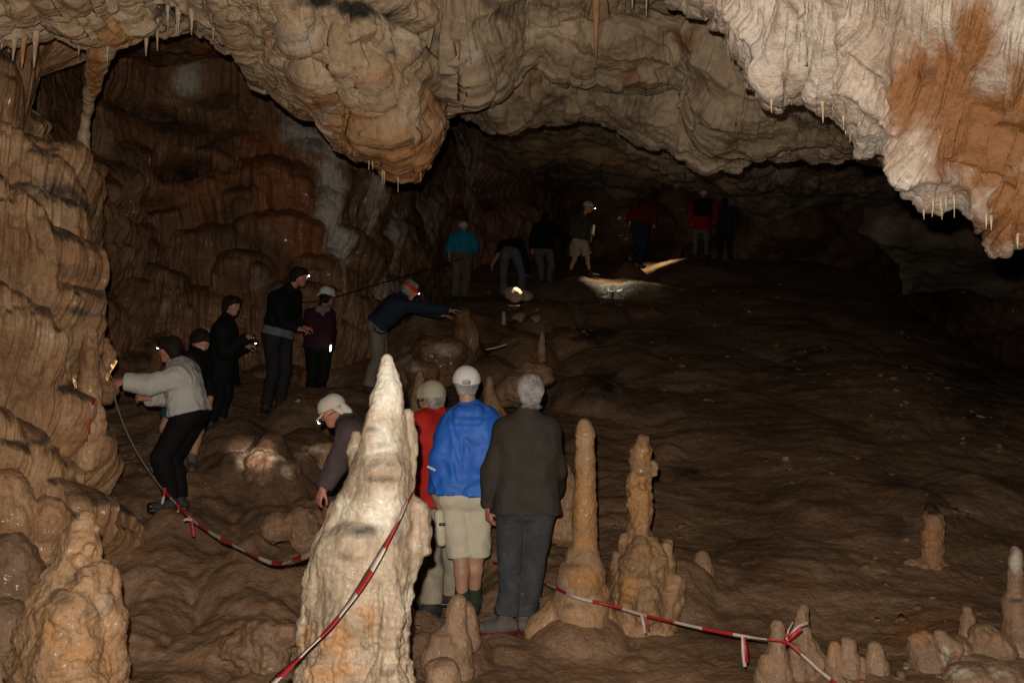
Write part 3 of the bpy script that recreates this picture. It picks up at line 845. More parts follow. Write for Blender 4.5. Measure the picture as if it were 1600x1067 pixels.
def traced(name, chains, d, mat, label, h=None, lump=.5, drip=.4, fine=1.0, tf=None, cat='stalagmite', group=None, k=.35, base=None, relaxn=1, ks=None, knobs=0, kseed=0, ylump=None):
    """rock body from traced chains of (px, py, radius px, extra distance)"""
    S = SDF(); m = mpp(d)
    for ci, ch in enumerate(chains):
        kk = (ks or {}).get(ci, k)
        for a, b in zip(ch[:-1], ch[1:]):
            da = a[3] if len(a) > 3 else 0; db = b[3] if len(b) > 3 else 0
            S.seg(P(a[0], a[1], d + da), P(b[0], b[1], d + db), a[2] * m, b[2] * m, kk * min(a[2], b[2]) * m)
    if knobs:
        r = np.random.default_rng(kseed); ch = np.array([c[:3] for c in chains[0]], float)
        for _ in range(knobs):
            t = r.uniform(0, len(ch) - 1.01); i = int(t); q = ch[i] * (1 - t + i) + ch[i + 1] * (t - i)
            a = r.uniform(-1.9, 1.9); rr = q[2] * r.uniform(.16, .38)
            S.ball(P(q[0] + q[2] * .92 * math.sin(a), q[1] + r.uniform(-4, 4), d - q[2] * .92 * m * math.cos(a)), rr * m, .6 * rr * m)
    h = h or max(2.2 * m, .006)
    v, f = S.mesh(h)
    v = relax(v, f, relaxn)
    n = vnormals(v, f)
    amp = rock_noise(v, n, d, fine, lump, drip)
    if ylump: amp = amp * (1 + ylump[1] * sstep(ylump[0] - 60, ylump[0] + 60, proj(v)[1]))
    v = v + n * amp[:, None]
    px, py = proj(v)
    t = (tf or tints())(v, px, py)
    o = mesh_from(name, v, f, mat, None, t)
    c = chains[0][-1]
    rehome(o, base if base is not None else P(c[0], c[1], d))
    tag(o, label, cat, group)
    return o

def build_stalagmites():
    T = tints
    traced('stalagmite', [
        [(606, 564, 10), (606, 590, 17), (604, 625, 24), (602, 665, 31), (600, 710, 38), (594, 750, 47), (586, 800, 54), (578, 850, 60), (572, 900, 66), (560, 950, 72), (556, 1000, 70), (558, 1060, 72), (562, 1180, 95)],
        [(637, 648, 9, .03), (641, 680, 12, .03), (640, 710, 13, .03), (634, 750, 15, .03), (626, 790, 18, .03)],
        [(556, 682, 9, .02), (553, 704, 11, .02), (562, 740, 18, .02)], [(612, 608, 16, -.02), (618, 640, 13, -.02), (626, 690, 12, 0)],
        [(650, 800, 22, .02), (652, 832, 22, .02), (666, 860, 8, .0)], [(652, 850, 16, .0), (646, 874, 12, 0), (640, 900, 10, 0)], [(640, 800, 16, 0), (634, 870, 14, 0), (630, 930, 12, 0), (624, 990, 13, 0), (622, 1040, 18, 0), (630, 1150, 40, 0)],
        [(588, 640, 11, -.06), (583, 690, 17, -.07), (572, 735, 20, -.07), (548, 775, 16, -.05)], [(605, 735, 26, -.09), (590, 742, 22, -.1)], [(600, 770, 34, -.06), (612, 820, 30, -.06)],
        [(528, 856, 30, -.08), (560, 846, 36, -.10), (592, 854, 30, -.09)], [(530, 880, 34, -.07), (590, 885, 34, -.07)], [(526, 795, 13, -.02), (505, 850, 13, -.02), (490, 905, 15, 0), (477, 975, 9, 0), (480, 1000, 12, 0), (486, 1080, 26, 0)], [(540, 780, 14, -.05), (520, 830, 16, -.06)],
        [(602, 1062, 30, -.17), (604, 1120, 40, -.13)], [(500, 1050, 24, -.14), (510, 1120, 36, -.12)], [(604, 880, 16, -.14), (610, 960, 18, -.18), (606, 1040, 16, -.2)], [(575, 930, 14, -.17), (572, 1000, 15, -.18)], [(530, 930, 14, -.16), (522, 1000, 16, -.17)],
        [(497, 880, 10, -.1), (487, 940, 11, -.1)], [(620, 905, 10, -.1), (618, 960, 10, -.1)]],
        4.2, M['pale'], 'tallest pale calcite stalagmite, half hiding the man in the red jacket', h=.007, lump=.20, drip=.6, fine=.55,
        tf=T(white=((.75, 606, 610, 28, 60), (.6, 600, 690, 30, 40), (.55, 600, 800, 40, 40), (.4, 540, 790, 30, 30), (.4, 640, 930, 20, 60)), orange=((.5, 530, 1010, 40, 45), (.45, 570, 970, 24, 40), (.4, 480, 1000, 20, 40), (.35, 590, 745, 40, 12), (.5, 520, 1050, 60, 20)),
                         black=((.5, 560, 828, 46, 14), (.4, 596, 695, 24, 10), (.4, 580, 672, 16, 10), (.35, 540, 870, 20, 14), (.3, 590, 750, 30, 8), (.4, 570, 985, 10, 30), (.4, 600, 1050, 24, 12), (.35, 575, 640, 10, 10), (.45, 586, 748, 36, 7), (.4, 620, 830, 14, 40), (.4, 510, 950, 14, 40))), k=.28, ks={11: .9, 12: .9, 4: .5, 6: .6, 7: .6, 8: .6}, ylump=(930, 1.6))
    traced('stalagmite', [[(134, 812, 13), (129, 826, 18), (125, 845, 27), (123, 866, 32), (122, 884, 30), (118, 912, 47), (114, 945, 64), (111, 985, 74), (110, 1045, 80), (108, 1130, 92), (108, 1230, 110)],
                          [(160, 900, 24, -.02), (166, 960, 26, -.02), (172, 1040, 22, -.02)], [(70, 930, 18, 0), (52, 1000, 28, -.02), (48, 1060, 26, 0)], [(110, 960, 40, -.16), (108, 1040, 46, -.16)], [(130, 1075, 36, -.2), (130, 1120, 40, -.2)]],
               4.5, M['stal'], 'squat lumpy tan stalagmite with a knobbed head in the near corner of the passage', h=.008, lump=.9, drip=.4, fine=1.0, knobs=40, kseed=2, k=.15,
               tf=T(white=((.25, 130, 820, 20, 14), (.3, 160, 940, 24, 40)), orange=((.45, 80, 990, 24, 40), (.4, 120, 1020, 50, 30), (.4, 50, 920, 12, 20), (.3, 130, 840, 26, 24), (.4, 170, 1040, 24, 30)), black=((.4, 90, 930, 30, 24), (.35, 130, 890, 34, 16), (.35, 110, 905, 30, 20), (.3, 140, 960, 20, 30), (.3, 60, 1000, 10, 30))))
    traced('stalagmite', [[(913, 664, 11), (914, 680, 15), (914, 720, 16), (914, 760, 16.5), (914, 790, 18), (913, 810, 19), (914, 838, 18.5), (914, 856, 20), (910, 872, 27), (908, 900, 37), (906, 925, 37)], [(905, 955, 46, 0), (905, 990, 46, 0)], [(912, 918, 34, -.02), (935, 925, 18, 0)], [(870, 962, 26, 0), (845, 985, 26, 0)], [(930, 955, 28, .05), (950, 985, 24, .05)]],
               6.5, M['stal'], 'slender smooth ochre stalagmite column on a bell-shaped foot with barrier tape round it', lump=.18, drip=.22, fine=.45, h=.009, k=.12,
               tf=T(white=((.35, 912, 658, 10, 6), (.4, 878, 915, 10, 20)), orange=((.7, 914, 780, 20, 70), (.6, 914, 845, 22, 20), (.65, 915, 905, 34, 24)), black=((.35, 900, 948, 60, 9), (.25, 895, 885, 34, 14))))
    traced('stalagmite', [[(1005, 692, 11), (1002, 705, 15), (998, 722, 17), (1003, 735, 18), (996, 752, 18), (999, 775, 19), (1002, 790, 17), (1000, 815, 18), (998, 842, 18), (1000, 870, 34), (1004, 905, 44), (1006, 940, 52), (1006, 985, 56)],
                          [(1023, 728, 9), (1020, 735, 8)], [(975, 840, 7), (978, 862, 9)], [(1042, 852, 9), (1042, 880, 14), (1040, 910, 18)], [(966, 872, 10), (966, 890, 14)], [(1000, 855, 16, -.1), (992, 880, 26, -.12)], [(1050, 915, 20, -.05), (1030, 945, 26, -.1)], [(1018, 850, 13, -.06), (1024, 880, 20, -.08)]],
               6.7, M['stal'], 'knobbly orange stalagmite like stacked melted lumps on a clustered mound', lump=.9, drip=.35, fine=.9, h=.009, k=.14, knobs=34, kseed=4,
               tf=T(orange=((.75, 1000, 780, 20, 50), (.6, 1005, 710, 20, 20), (.6, 985, 920, 24, 24), (.4, 1010, 860, 24, 16)), black=((.4, 1000, 742, 10, 6), (.3, 1010, 900, 50, 8))))
    traced('stalagmite', [[(1098, 872, 12), (1097, 890, 17), (1098, 915, 21), (1100, 945, 28)]], 7.2, M['grey'], 'short rounded muddy stalagmite stub behind the knobbly orange one', lump=.3, drip=.3, fine=.5)
    traced('stalagmite', [[(716, 941, 14), (714, 960, 15), (710, 985, 18), (704, 1010, 30), (702, 1040, 40)], [(728, 955, 14, .1), (732, 1000, 20, .1)], [(690, 1005, 22, -.05), (684, 1030, 26, -.05)], [(690, 1055, 26, -.35), (694, 1090, 30, -.35)]], 5.75, M['grey'],
               'low muddy stalagmite stump beside the boots of the man in shorts', lump=.3, drip=.2, fine=.6, tf=T(orange=((.35, 712, 975, 14, 20),)))
    traced('stalagmite', [[(1214, 980, 11), (1214, 1000, 12), (1213, 1020, 14), (1213, 1045, 22), (1212, 1075, 34)], [(1196, 1030, 10), (1194, 1060, 16)]], 5.6, M['grey'], 'wet blunt stalagmite that the taut tape crosses, left of the two-stepped one', lump=.4, drip=.3, fine=.6, tf=T(orange=((.4, 1205, 1040, 20, 20),)))
    traced('stalagmite', [[(1254, 955, 9), (1253, 970, 11), (1252, 990, 14), (1256, 1010, 20), (1258, 1040, 28), (1262, 1080, 34)], [(1245, 1020, 12, -.06), (1246, 1050, 18, -.06)]], 5.75, M['grey'], 'taller wet two-stepped stalagmite with the tape bow hanging at its shoulder', lump=.6, drip=.3, fine=.8)
    for (px, py, r, hh, lab) in ((1304, 1008, 8, 26, 'small orange-tipped stalagmite nub in the near right cluster'), (1326, 1006, 11, 26, 'round grey-brown stalagmite nub beside the orange-tipped one'), (1368, 1012, 11, 30, 'broad-based stalagmite nub standing apart near the frame bottom'),
                                 (1343, 1036, 12, 22, 'low domed stalagmite nub in front of the round grey-brown one'), (1312, 1050, 17, 20, 'widest stalagmite nub of the near right cluster, dome shaped')):
        traced('stalagmite', [[(px, py, r), (px, py + hh * .5, r * 1.15), (px + 1, py + hh, r * 1.6), (px + 1, py + hh + 30, r * 2.1)]], 5.65, M['grey'], lab, lump=.35, drip=.2, fine=.6, group='stalagmite nubs by the tape',
               tf=T(orange=((.7, 1304, 1012, 10, 12), (.5, 1320, 1045, 10, 8))))
    traced('stalagmite', [[(1510, 953, 9), (1511, 968, 11), (1512, 990, 13), (1514, 1010, 18), (1515, 1030, 26)]], 6.1, M['grey'], 'single blunt stalagmite rising from the rubble heap', lump=.25, drip=.3, fine=.6)
    traced('stalagmite', [[(1588, 862, 8), (1586, 880, 10), (1587, 900, 12), (1587, 920, 13), (1590, 940, 20), (1592, 965, 23), (1594, 985, 25), (1596, 1020, 32)]], 6.0, M['grey'], 'glossy grey-capped stalagmite with a swollen foot at the frame edge', lump=.4, drip=.2, fine=.6,
               tf=T(white=((.6, 1588, 875, 12, 24),), orange=((.6, 1590, 930, 14, 5), (.4, 1592, 960, 20, 20)), black=((.5, 1588, 938, 16, 5),)))
    traced('stalagmite', [[(1455, 797, 8), (1457, 812, 14), (1456, 835, 15), (1458, 858, 16), (1456, 875, 15), (1458, 890, 20)], [(1466, 884, 13), (1484, 893, 11), (1500, 900, 9)], [(1440, 880, 9), (1418, 882, 7)]], 7.6, M['grey'], 'lone ochre stalagmite with a dark crown on the far right slope', lump=.7, drip=.3, fine=.9, knobs=16, kseed=6,
               tf=T(orange=((.75, 1458, 850, 20, 50),), black=((.95, 1458, 790, 20, 14),)))
    traced('stalagmite', [[(724, 497, 12), (724, 515, 14), (722, 535, 15), (720, 560, 24), (718, 590, 34)], [(735, 505, 8), (738, 540, 12)]], 13.1, M['alcove'], 'reddish stalagmite that the leaning man in navy touches', lump=.5, drip=.5, fine=.8)
    traced('stalagmite', [[(765, 592, 5), (765, 610, 8), (768, 635, 14), (772, 665, 26)]], 9.5, M['stal'], 'pointed ochre stalagmite between the white cap and the grey-haired head', lump=.3, drip=.4, fine=.6)
    traced('stalagmite', [[(656, 582, 4), (656, 595, 7), (655, 620, 13), (655, 650, 18)]], 9.8, M['grey'], 'thin dark stalagmite rising behind the tan hat', lump=.4, drip=.3, fine=.8)
    traced('stalagmite', [[(846, 520, 2.5), (846, 530, 3.5), (846, 545, 5), (846, 562, 9)]], 12.2, M['grey'], 'faint thin stalagmite on the broken step above the grey-haired man', lump=.4, drip=.3, fine=.8)
    for px, py, r, d, lab in ((787, 488, 3, 15.5, 'tiny pale stalagmite on the upper step, upright and pointed'),):
        traced('stalagmite', [[(px, py, r), (px, py + 8, r * 1.4), (px, py + 16, r * 2)]], d, M['straw'], lab, lump=.2, drip=.2, fine=.6)
    for px, py, rx, ry, d, lab, mt in ((809, 495, 7, 4, 15.3, 'pale angular stone left of its twin on the upper step', 'grey'), (836, 496, 5, 3.5, 15.2, 'pale angular stone right of its twin on the upper step', 'grey'),
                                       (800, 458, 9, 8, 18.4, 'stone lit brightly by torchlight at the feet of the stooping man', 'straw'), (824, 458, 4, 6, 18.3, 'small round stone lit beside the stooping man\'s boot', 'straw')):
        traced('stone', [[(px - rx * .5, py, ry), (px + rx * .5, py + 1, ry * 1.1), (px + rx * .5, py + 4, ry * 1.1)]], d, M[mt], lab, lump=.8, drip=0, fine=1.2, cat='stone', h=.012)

    B = lambda *a, **k: traced('boulder', *a, cat='boulder', **k)
    B([[(78, 800, 26), (78, 825, 32), (72, 850, 34)], [(96, 806, 14), (98, 830, 16)]], 6.3, M['left'], 'rounded brown boulder at the foot of the flowstone cliff above the squat stalagmite', lump=.3, drip=.6)
    B([[(10, 770, 36), (14, 810, 42), (6, 850, 40)]], 6.2, M['left'], 'tall fluted boulder at the cliff foot by the frame edge', lump=.25, drip=.8)
    B([[(18, 868, 34), (20, 890, 40), (16, 930, 50)]], 5.6, M['rubble'], 'dark dome-shaped boulder left of the squat stalagmite', lump=.4, drip=.3)
    B([[(10, 975, 40), (0, 1040, 60)]], 5.2, M['rubble'], 'lowest dark boulder behind the squat stalagmite at the frame edge', lump=.4, drip=.1)
    B([[(872, 740, 22), (880, 780, 30), (884, 820, 34)]], 7.6, M['stal'], 'fluted brown boulder between the grey-haired man and the slender column', lump=.3, drip=.5)
    B([[(828, 580, 14), (852, 588, 15), (810, 606, 30)], [(795, 592, 12), (790, 614, 20)]], 10.3, M['floor'], 'rust-brown rock step right above the grey-haired man', lump=.4, drip=.3)
    B([[(1440, 1006, 22), (1450, 1035, 30), (1452, 1070, 36)], [(1470, 1000, 14), (1490, 1012, 16)]], 5.9, M['grey'], 'reddish lump of rubble left in the heap at the lower right', lump=.7, drip=.2, tf=T(orange=((.6, 1440, 990, 30, 20),), white=((.8, 1477, 1022, 7, 16),)))
    B([[(1540, 1000, 26), (1555, 1018, 28), (1535, 1040, 40)], [(1496, 1010, 20), (1490, 1040, 26)]], 5.95, M['grey'], 'broad grey-brown rock in the rubble heap under the blunt stalagmite', lump=.7, drip=.2, tf=T(white=((.5, 1525, 1025, 14, 12),), orange=((.5, 1555, 1000, 20, 12),)))
    B([[(1515, 1075, 40), (1560, 1085, 50)]], 5.6, M['grey'], 'pale streaked rock lowest in the rubble heap', lump=.6, drip=.3, tf=T(white=((.6, 1500, 1050, 24, 12), (.4, 1560, 1050, 24, 12))))
    B([[(1505, 776, 6), (1540, 772, 8), (1560, 770, 7)], [(1470, 790, 6), (1500, 788, 5)]], 9.6, M['stal'], 'long reddish slab catching light on the dark right slope', lump=.5, drip=.1)
    B([[(402, 722, 18), (425, 730, 20), (410, 748, 26)], [(440, 722, 12), (452, 735, 16)]], 9.0, M['floor'], 'jagged brown rock with pale torchlit crystals behind it', lump=.9, drip=.1, fine=1.4, tf=T(white=((.7, 430, 715, 18, 5), (.6, 447, 738, 8, 14), (.5, 410, 708, 20, 5))))  # white tint paints the torchlit patch onto this rock
    B([[(430, 826, 22), (470, 815, 22), (480, 838, 26)]], 7.0, M['floor'], 'long rounded tan boulder above the slack tape by the pale stalagmite', lump=.5, drip=.4, tf=T(orange=((.5, 440, 820, 40, 16),)))
    B([[(495, 705, 12), (520, 706, 12), (510, 722, 16)]], 8.8, M['stal'], 'flat pale ledge stone beside the stooping man in the legionnaire cap', lump=.5, drip=.2, tf=T(white=((.6, 495, 702, 24, 8),)))
    B([[(520, 800, 16), (530, 830, 24)]], 7.0, M['floor'], 'reddish boulder under the stooping man\'s hand', lump=.6, drip=.3, tf=T(orange=((.6, 505, 800, 20, 20),)))
    B([[(670, 548, 26), (700, 552, 26), (690, 575, 32)]], 12.0, M['alcove'], 'tan flowstone hump lit yellow-green below the leaning man\'s arm', lump=.4, drip=.3, tf=T(white=((.5, 690, 545, 30, 14),)))
    B([[(650, 578, 18), (668, 584, 18), (660, 610, 26)]], 11.4, M['alcove'], 'smaller tan hump lit yellow beside the tip of the pale stalagmite', lump=.4, drip=.3, tf=T(white=((.5, 648, 575, 20, 12),)))
    B([[(450, 992, 18), (400, 996, 22), (360, 1012, 18), (420, 1030, 34)]], 5.9, M['floor'], 'low muddy boulder with a dark hollow left of the pale stalagmite', lump=1.0, drip=.2, fine=1.3)
    traced('flowstone_rib', [[(166, 536, 9, .45), (171, 552, 12, .45), (167, 574, 9, .45), (164, 590, 8, .45)], [(164, 596, 12, .45), (168, 608, 14, .45), (164, 622, 11, .45)], [(140, 520, 12), (140, 560, 14), (140, 620, 16), (142, 670, 18), (136, 720, 20)], [(152, 640, 9), (156, 665, 12), (148, 690, 12)]], RIBD, M['left'], 'knobbed rib of calcite on the cliff lit yellow where the woman grips the rope', lump=.5, drip=.4, fine=.9, cat='flowstone', k=.4)

def build_rubble():
    """chips and pebbles strewn over the slope"""
    r = np.random.default_rng(8)
    vs, fs, ts, off = [], [], [], 0
    base_v = np.array([[1, 0, 0], [-1, 0, 0], [0, 1, 0], [0, -1, 0], [0, 0, 1], [0, 0, -1]], float)
    q = []
    for x in range(3):
        for y in range(3):
            for z in range(3):
                if (x, y, z) != (1, 1, 1): q.append((x - 1, y - 1, z - 1))
    cube = np.array([[-1, -1, -1], [1, -1, -1], [1, 1, -1], [-1, 1, -1], [-1, -1, 1], [1, -1, 1], [1, 1, 1], [-1, 1, 1]], float)
    cf = np.array([[0, 3, 2, 1], [4, 5, 6, 7], [0, 1, 5, 4], [1, 2, 6, 5], [2, 3, 7, 6], [3, 0, 4, 7]])
    P2 = []
    for _ in range(2000):
        y = 5.4 + 15 * r.random() ** 1.6
        x = r.uniform(-.42, .62) * y
        if x > 4.2 + .15 * y: continue
        if gn(V3(x * .6, y * .6, 4.4)) < -.12 + .3 * r.random(): continue
        P2.append((x, y))
    P2 = np.array(P2)
    z = floor_z(P2[:, 0], P2[:, 1])
    for (x, y), zz in zip(P2, z):
        s = .007 + .022 * r.random() ** 3 * (1 + .05 * y)
        sc = np.array([r.uniform(.8, 2.2), r.uniform(.7, 1.3), r.uniform(.35, .8)]) * s
        v = cube * sc * r.uniform(.55, 1.0, (8, 1)) + r.normal(0, .12 * s, (8, 3))
        a = r.uniform(0, 6.3); cs, sn = math.cos(a), math.sin(a)
        v = np.stack([v[:, 0] * cs - v[:, 1] * sn, v[:, 0] * sn + v[:, 1] * cs, v[:, 2] + .25 * v[:, 0] * r.normal()], -1)
        vs.append(v + [x, y, zz + sc[2] * .15]); fs.append(cf + off); off += 8
        w = .30 * (r.random() < .12)
        ts.append(np.tile([w, .4 * (r.random() < .25), 0], (8, 1)))
    o = mesh_from('rubble', np.concatenate(vs), np.concatenate(fs), M['rubble'], None, np.concatenate(ts), smooth=False)
    tag(o, kind='stuff')

def lathe(name, pts, rad, mat, seg=20, n=40, jit=.12, seed=0):
    """tapering drip of rock along a polyline of world points"""
    pts = catmull(np.asarray(pts, float), n, 0)
    r = np.interp(np.linspace(0, 1, n), np.linspace(0, 1, len(rad)), rad)
    th = np.linspace(0, 2 * math.pi, seg, endpoint=False)
    g = np.empty((n, seg, 3))
    g[..., 0] = pts[:, None, 0] + r[:, None] * np.cos(th)
    g[..., 1] = pts[:, None, 1] + r[:, None] * np.sin(th)
    g[..., 2] = pts[:, None, 2]
    rm = max(rad)
    k = fbm(V3(g[..., 0] / rm * .8 + seed, g[..., 1] / rm * .8, g[..., 2] / rm * .35), 3)
    g[..., 0] += np.cos(th) * r[:, None] * jit * 2 * k; g[..., 1] += np.sin(th) * r[:, None] * jit * 2 * k
    i = np.arange(n * seg).reshape(n, seg); j = np.roll(i, -1, 1)
    f = np.stack([i[:-1], j[:-1], j[1:], i[1:]], -1).reshape(-1, 4)
    return mesh_from(name, g.reshape(-1, 3), f, mat, None, np.zeros((n * seg, 3)))

def build_stalactites():
    k = [0]
    def st(px, y0, y1, w, d, label, mat='straw', lean=0, group=None, head=1.6):
        k[0] += 1
        if 7.5 < d < 9.5 and px < 700: d *= .86
        if d > 10: d *= .76
        m = mpp(d)
        q = [P(px, y0 - 10 - w, d), P(px, y0, d), P(px + lean * .5, (y0 + y1) / 2, d), P(px + lean, y1, d)]
        o = lathe('stalactite', q, [w * .5 * m * head * 1.3, w * .5 * m * head, w * .48 * m, w * .36 * m, w * .22 * m, .6 * m], M[mat], seed=k[0] * 3.1, jit=.16, n=36, seg=18)
        rehome(o, q[0])
        tag(o, label, 'stalactite', group)
        o.name = 'stalactite'
        return o
    st(933, -30, 101, 14, 7.6, 'long rust-orange stalactite hanging alone from the roof above the far walkers', 'rust_straw', lean=-2, head=1.1)
    G = 'stalactites under the cream drapery'
    st(1204, 138, 177, 9, 4.95, 'stout cream stalactite at the corner of the cream drapery', group=G, lean=2)
    st(1217, 130, 150, 4, 5.0, 'short straw just right of the stout corner stalactite', group=G)
    st(1226, 130, 152, 4, 4.98, 'short straw second right of the stout corner stalactite', group=G)
    st(1239, 130, 152, 2.4, 4.95, 'thin straw midway along the level lip of the drapery', group=G)
    st(1264, 134, 164, 6, 4.92, 'short cream stalactite right of the level lip', group=G)
    st(1285, 148, 192, 7, 4.88, 'longest thin stalactite under the cream drapery', group=G, lean=1)
    st(1301, 142, 172, 5, 4.88, 'thin straw right of the longest drapery stalactite', group=G)
    st(1318, 170, 196, 6, 4.84, 'short stalactite where the drapery lip turns steep', group=G)
    G2 = 'straws under the low shelf of the drapery'
    for i, (px, y0, y1) in enumerate(((1458, 322, 332), (1470, 322, 329), (1478, 320, 330), (1491, 318, 340), (1519, 330, 342))):
        st(px, y0, y1, 2.6, 4.68, ('first', 'second', 'third', 'fourth and longest', 'last')[i] + ' tiny straw from the left under the low drapery shelf', group=G2)
    for i, (px, y0, y1) in enumerate(((1541, 346, 358), (1549, 350, 360), (1590, 378, 388))):
        st(px, y0, y1, 3, 4.6, ('upper', 'middle', 'lowest')[i] + ' tiny straw near the broken tip of the drapery', group=G2)
    G3 = 'stalactites under the left roof edge'
    st(10, 20, 78, 16, 7.6, 'broad tan stalactite nearest the frame edge under the left roof', group=G3, lean=-8)
    st(26, 20, 96, 15, 7.6, 'long tan stalactite second from the frame edge under the left roof', group=G3, lean=-6)
    st(40, 24, 107, 14, 7.65, 'longest rusty stalactite of the left roof fringe', 'rust_straw', group=G3, lean=-6)
    st(58, 20, 107, 13, 7.65, 'long pale stalactite closing the left roof fringe', group=G3, lean=-5)
    st(50, 34, 65, 7, 7.7, 'short rusty stalactite between the two longest of the left fringe', 'rust_straw', group=G3)
    for i, (px, y0, y1, w) in enumerate(((75, 34, 52, 4), (82, 34, 54, 4), (90, 34, 48, 4), (97, 36, 54, 3))):
        st(px, y0, y1, w, 7.85, ('first', 'second', 'third', 'fourth')[i] + ' little stalactite from the left in the notch of the left roof', group=G3)
    st(115, 40, 75, 5, 7.85, 'thin stalactite just left of the thick fang on the left roof', group=G3)
    st(123, 20, 87, 14, 7.85, 'thick pale fang of a stalactite left of the leaning column', group=G3)
    st(168, 62, 100, 5, 7.9, 'thin stalactite just right of the leaning column', group=G3)
    st(198, 36, 72, 6, 8.15, 'slim stalactite midway between the leaning column and the forked pair', group=G3)
    st(229, 34, 88, 11, 8.15, 'bigger stalactite of the forked pair on the left roof', group=G3, lean=-1)
    st(246, 40, 80, 6, 8.2, 'thinner stalactite of the forked pair on the left roof', group=G3)
    G4 = 'small stalactites under the hanging bulge'
    st(414, 112, 148, 5, 8.75, 'thin orange stalactite at the left shoulder of the hanging bulge', group=G4)
    for i, px in enumerate((434, 441, 447, 453)):
        st(px, 110, 126 + (i % 2) * 6, 2.6, 8.85, ('first', 'second', 'third', 'fourth')[i] + ' small straw from the left in the hollow of the hanging bulge', group=G4)
    st(491, 140, 162, 12, 8.75, 'stubby bulb-shaped stalactite on the hanging bulge', 'rust_straw', group=G4, head=2.2)
    st(530, 190, 210, 7, 8.8, 'blunt point at the steep edge of the hanging bulge', 'rust_straw', group=G4)
    st(548, 205, 231, 4, 8.8, 'yellow straw below the middle of the hanging bulge', group=G4)
    st(622, 262, 300, 3, 9.0, 'hair-thin straw at the lowest point of the hanging bulge', group=G4)
    st(657, 250, 284, 4, 9.05, 'thin straw right of the lowest point of the hanging bulge', group=G4)
    for i, (px, y0, y1, d) in enumerate(((810, 50, 68, 10.7), (872, 45, 64, 10.7), (905, 50, 62, 10.7))):
        st(px, y0, y1, 3, d, ('left', 'middle', 'right')[i] + ' tiny straw on the thin ledge of the grey ceiling', group='straws on the grey ceiling ledge')
    for i, (px, y0, y1) in enumerate(((988, 0, 12), (1010, 0, 26), (1048, 0, 10), (1102, 2, 28))):
        st(px, y0, y1, 3, 6.5, ('first', 'second', 'third', 'last')[i] + ' thin straw from the left between the rust stalactite and the drapery', group='straws at the top of the picture')
    # ragged fringes nobody could tell apart
    r = np.random.default_rng(21)
    for grp, lab, pts, n, d in (('fringe of straws along the left roof edge', 'small tan straw in the ragged fringe of the left roof edge', ((5, 46), (60, 34), (66, 30), (105, 42), (180, 46), (258, 30), (262, 30), (350, 50)), 16, 8.0),
                                ('fringe of straws on the hanging bulge', 'small tan straw in the ragged edge of the hanging bulge', ((355, 54), (395, 92), (398, 100), (470, 142), (500, 150), (530, 200), (560, 216), (610, 270)), 18, 8.9),
                                ('fringe of straws under the cream drapery', 'small cream straw in the fringe of the cream drapery', ((1120, 40), (1200, 142), (1208, 142), (1262, 136), (1290, 150), (1330, 204), (1345, 230), (1400, 272), (1440, 320), (1500, 322)), 24, 4.95)):
        pts = np.array(pts, float)
        for _ in range(n):
            i = r.integers(0, len(pts) // 2) * 2; t = r.random()
            q = pts[i] * (1 - t) + pts[i + 1] * t
            dd = d if d > 5 else 5.35 - .65 * (q[0] - 1120) / 380
            st(q[0], q[1] - 8, q[1] + r.uniform(8, 20) + (14 if 'bulge' in grp else 6), r.uniform(2.6, 5.5), dd, lab, group=grp, lean=r.uniform(-1, 1))
    # the leaning column
    d = 8.0
    S = SDF(); m = mpp(d)
    ch = [(168, 50, 26), (158, 78, 17), (150, 105, 13), (145, 135, 10), (139, 160, 7.5), (134, 185, 6), (131, 210, 8), (129, 235, 13)]
    for a, b in zip(ch[:-1], ch[1:]):
        S.seg(P(a[0], a[1], d - 1.0 + 1.1 * sstep(50, 220, a[1])), P(b[0], b[1], d - 1.0 + 1.1 * sstep(50, 220, b[1])), a[2] * m, b[2] * m, 4 * m)
    v, f = S.mesh(.012); v = relax(v, f, 1); n = vnormals(v, f)
    v = v + n * rock_noise(v, n, d, .5, .1, .9)[:, None]
    px, py = proj(v)
    o = mesh_from('flowstone_column', v, f, M['straw'], None, tints(orange=((.7, 150, 110, 16, 60),))(v, px, py))
    rehome(o, P(129, 235, d))
    tag(o, 'slim orange flowstone column leaning from the left roof down to the cliff', 'column')

# ------------------------------------------------------------------ barrier tape and ropes
M['tape_red'] = cloth('red_tape', (.44, .022, .03), rough=.4, weave=60, folds=.4, var=.25, spec=.4, dirt=(.16, .09, .06))
M['tape_white'] = cloth('white_tape', (.56, .47, .42), rough=.4, weave=60, folds=.4, var=.2, spec=.4, dirt=(.26, .17, .12))
M['rope'] = plain('dark_rope', (.05, .038, .03), rough=.8)
M['rope_pale'] = plain('worn_rope', (.2, .14, .11), rough=.8)

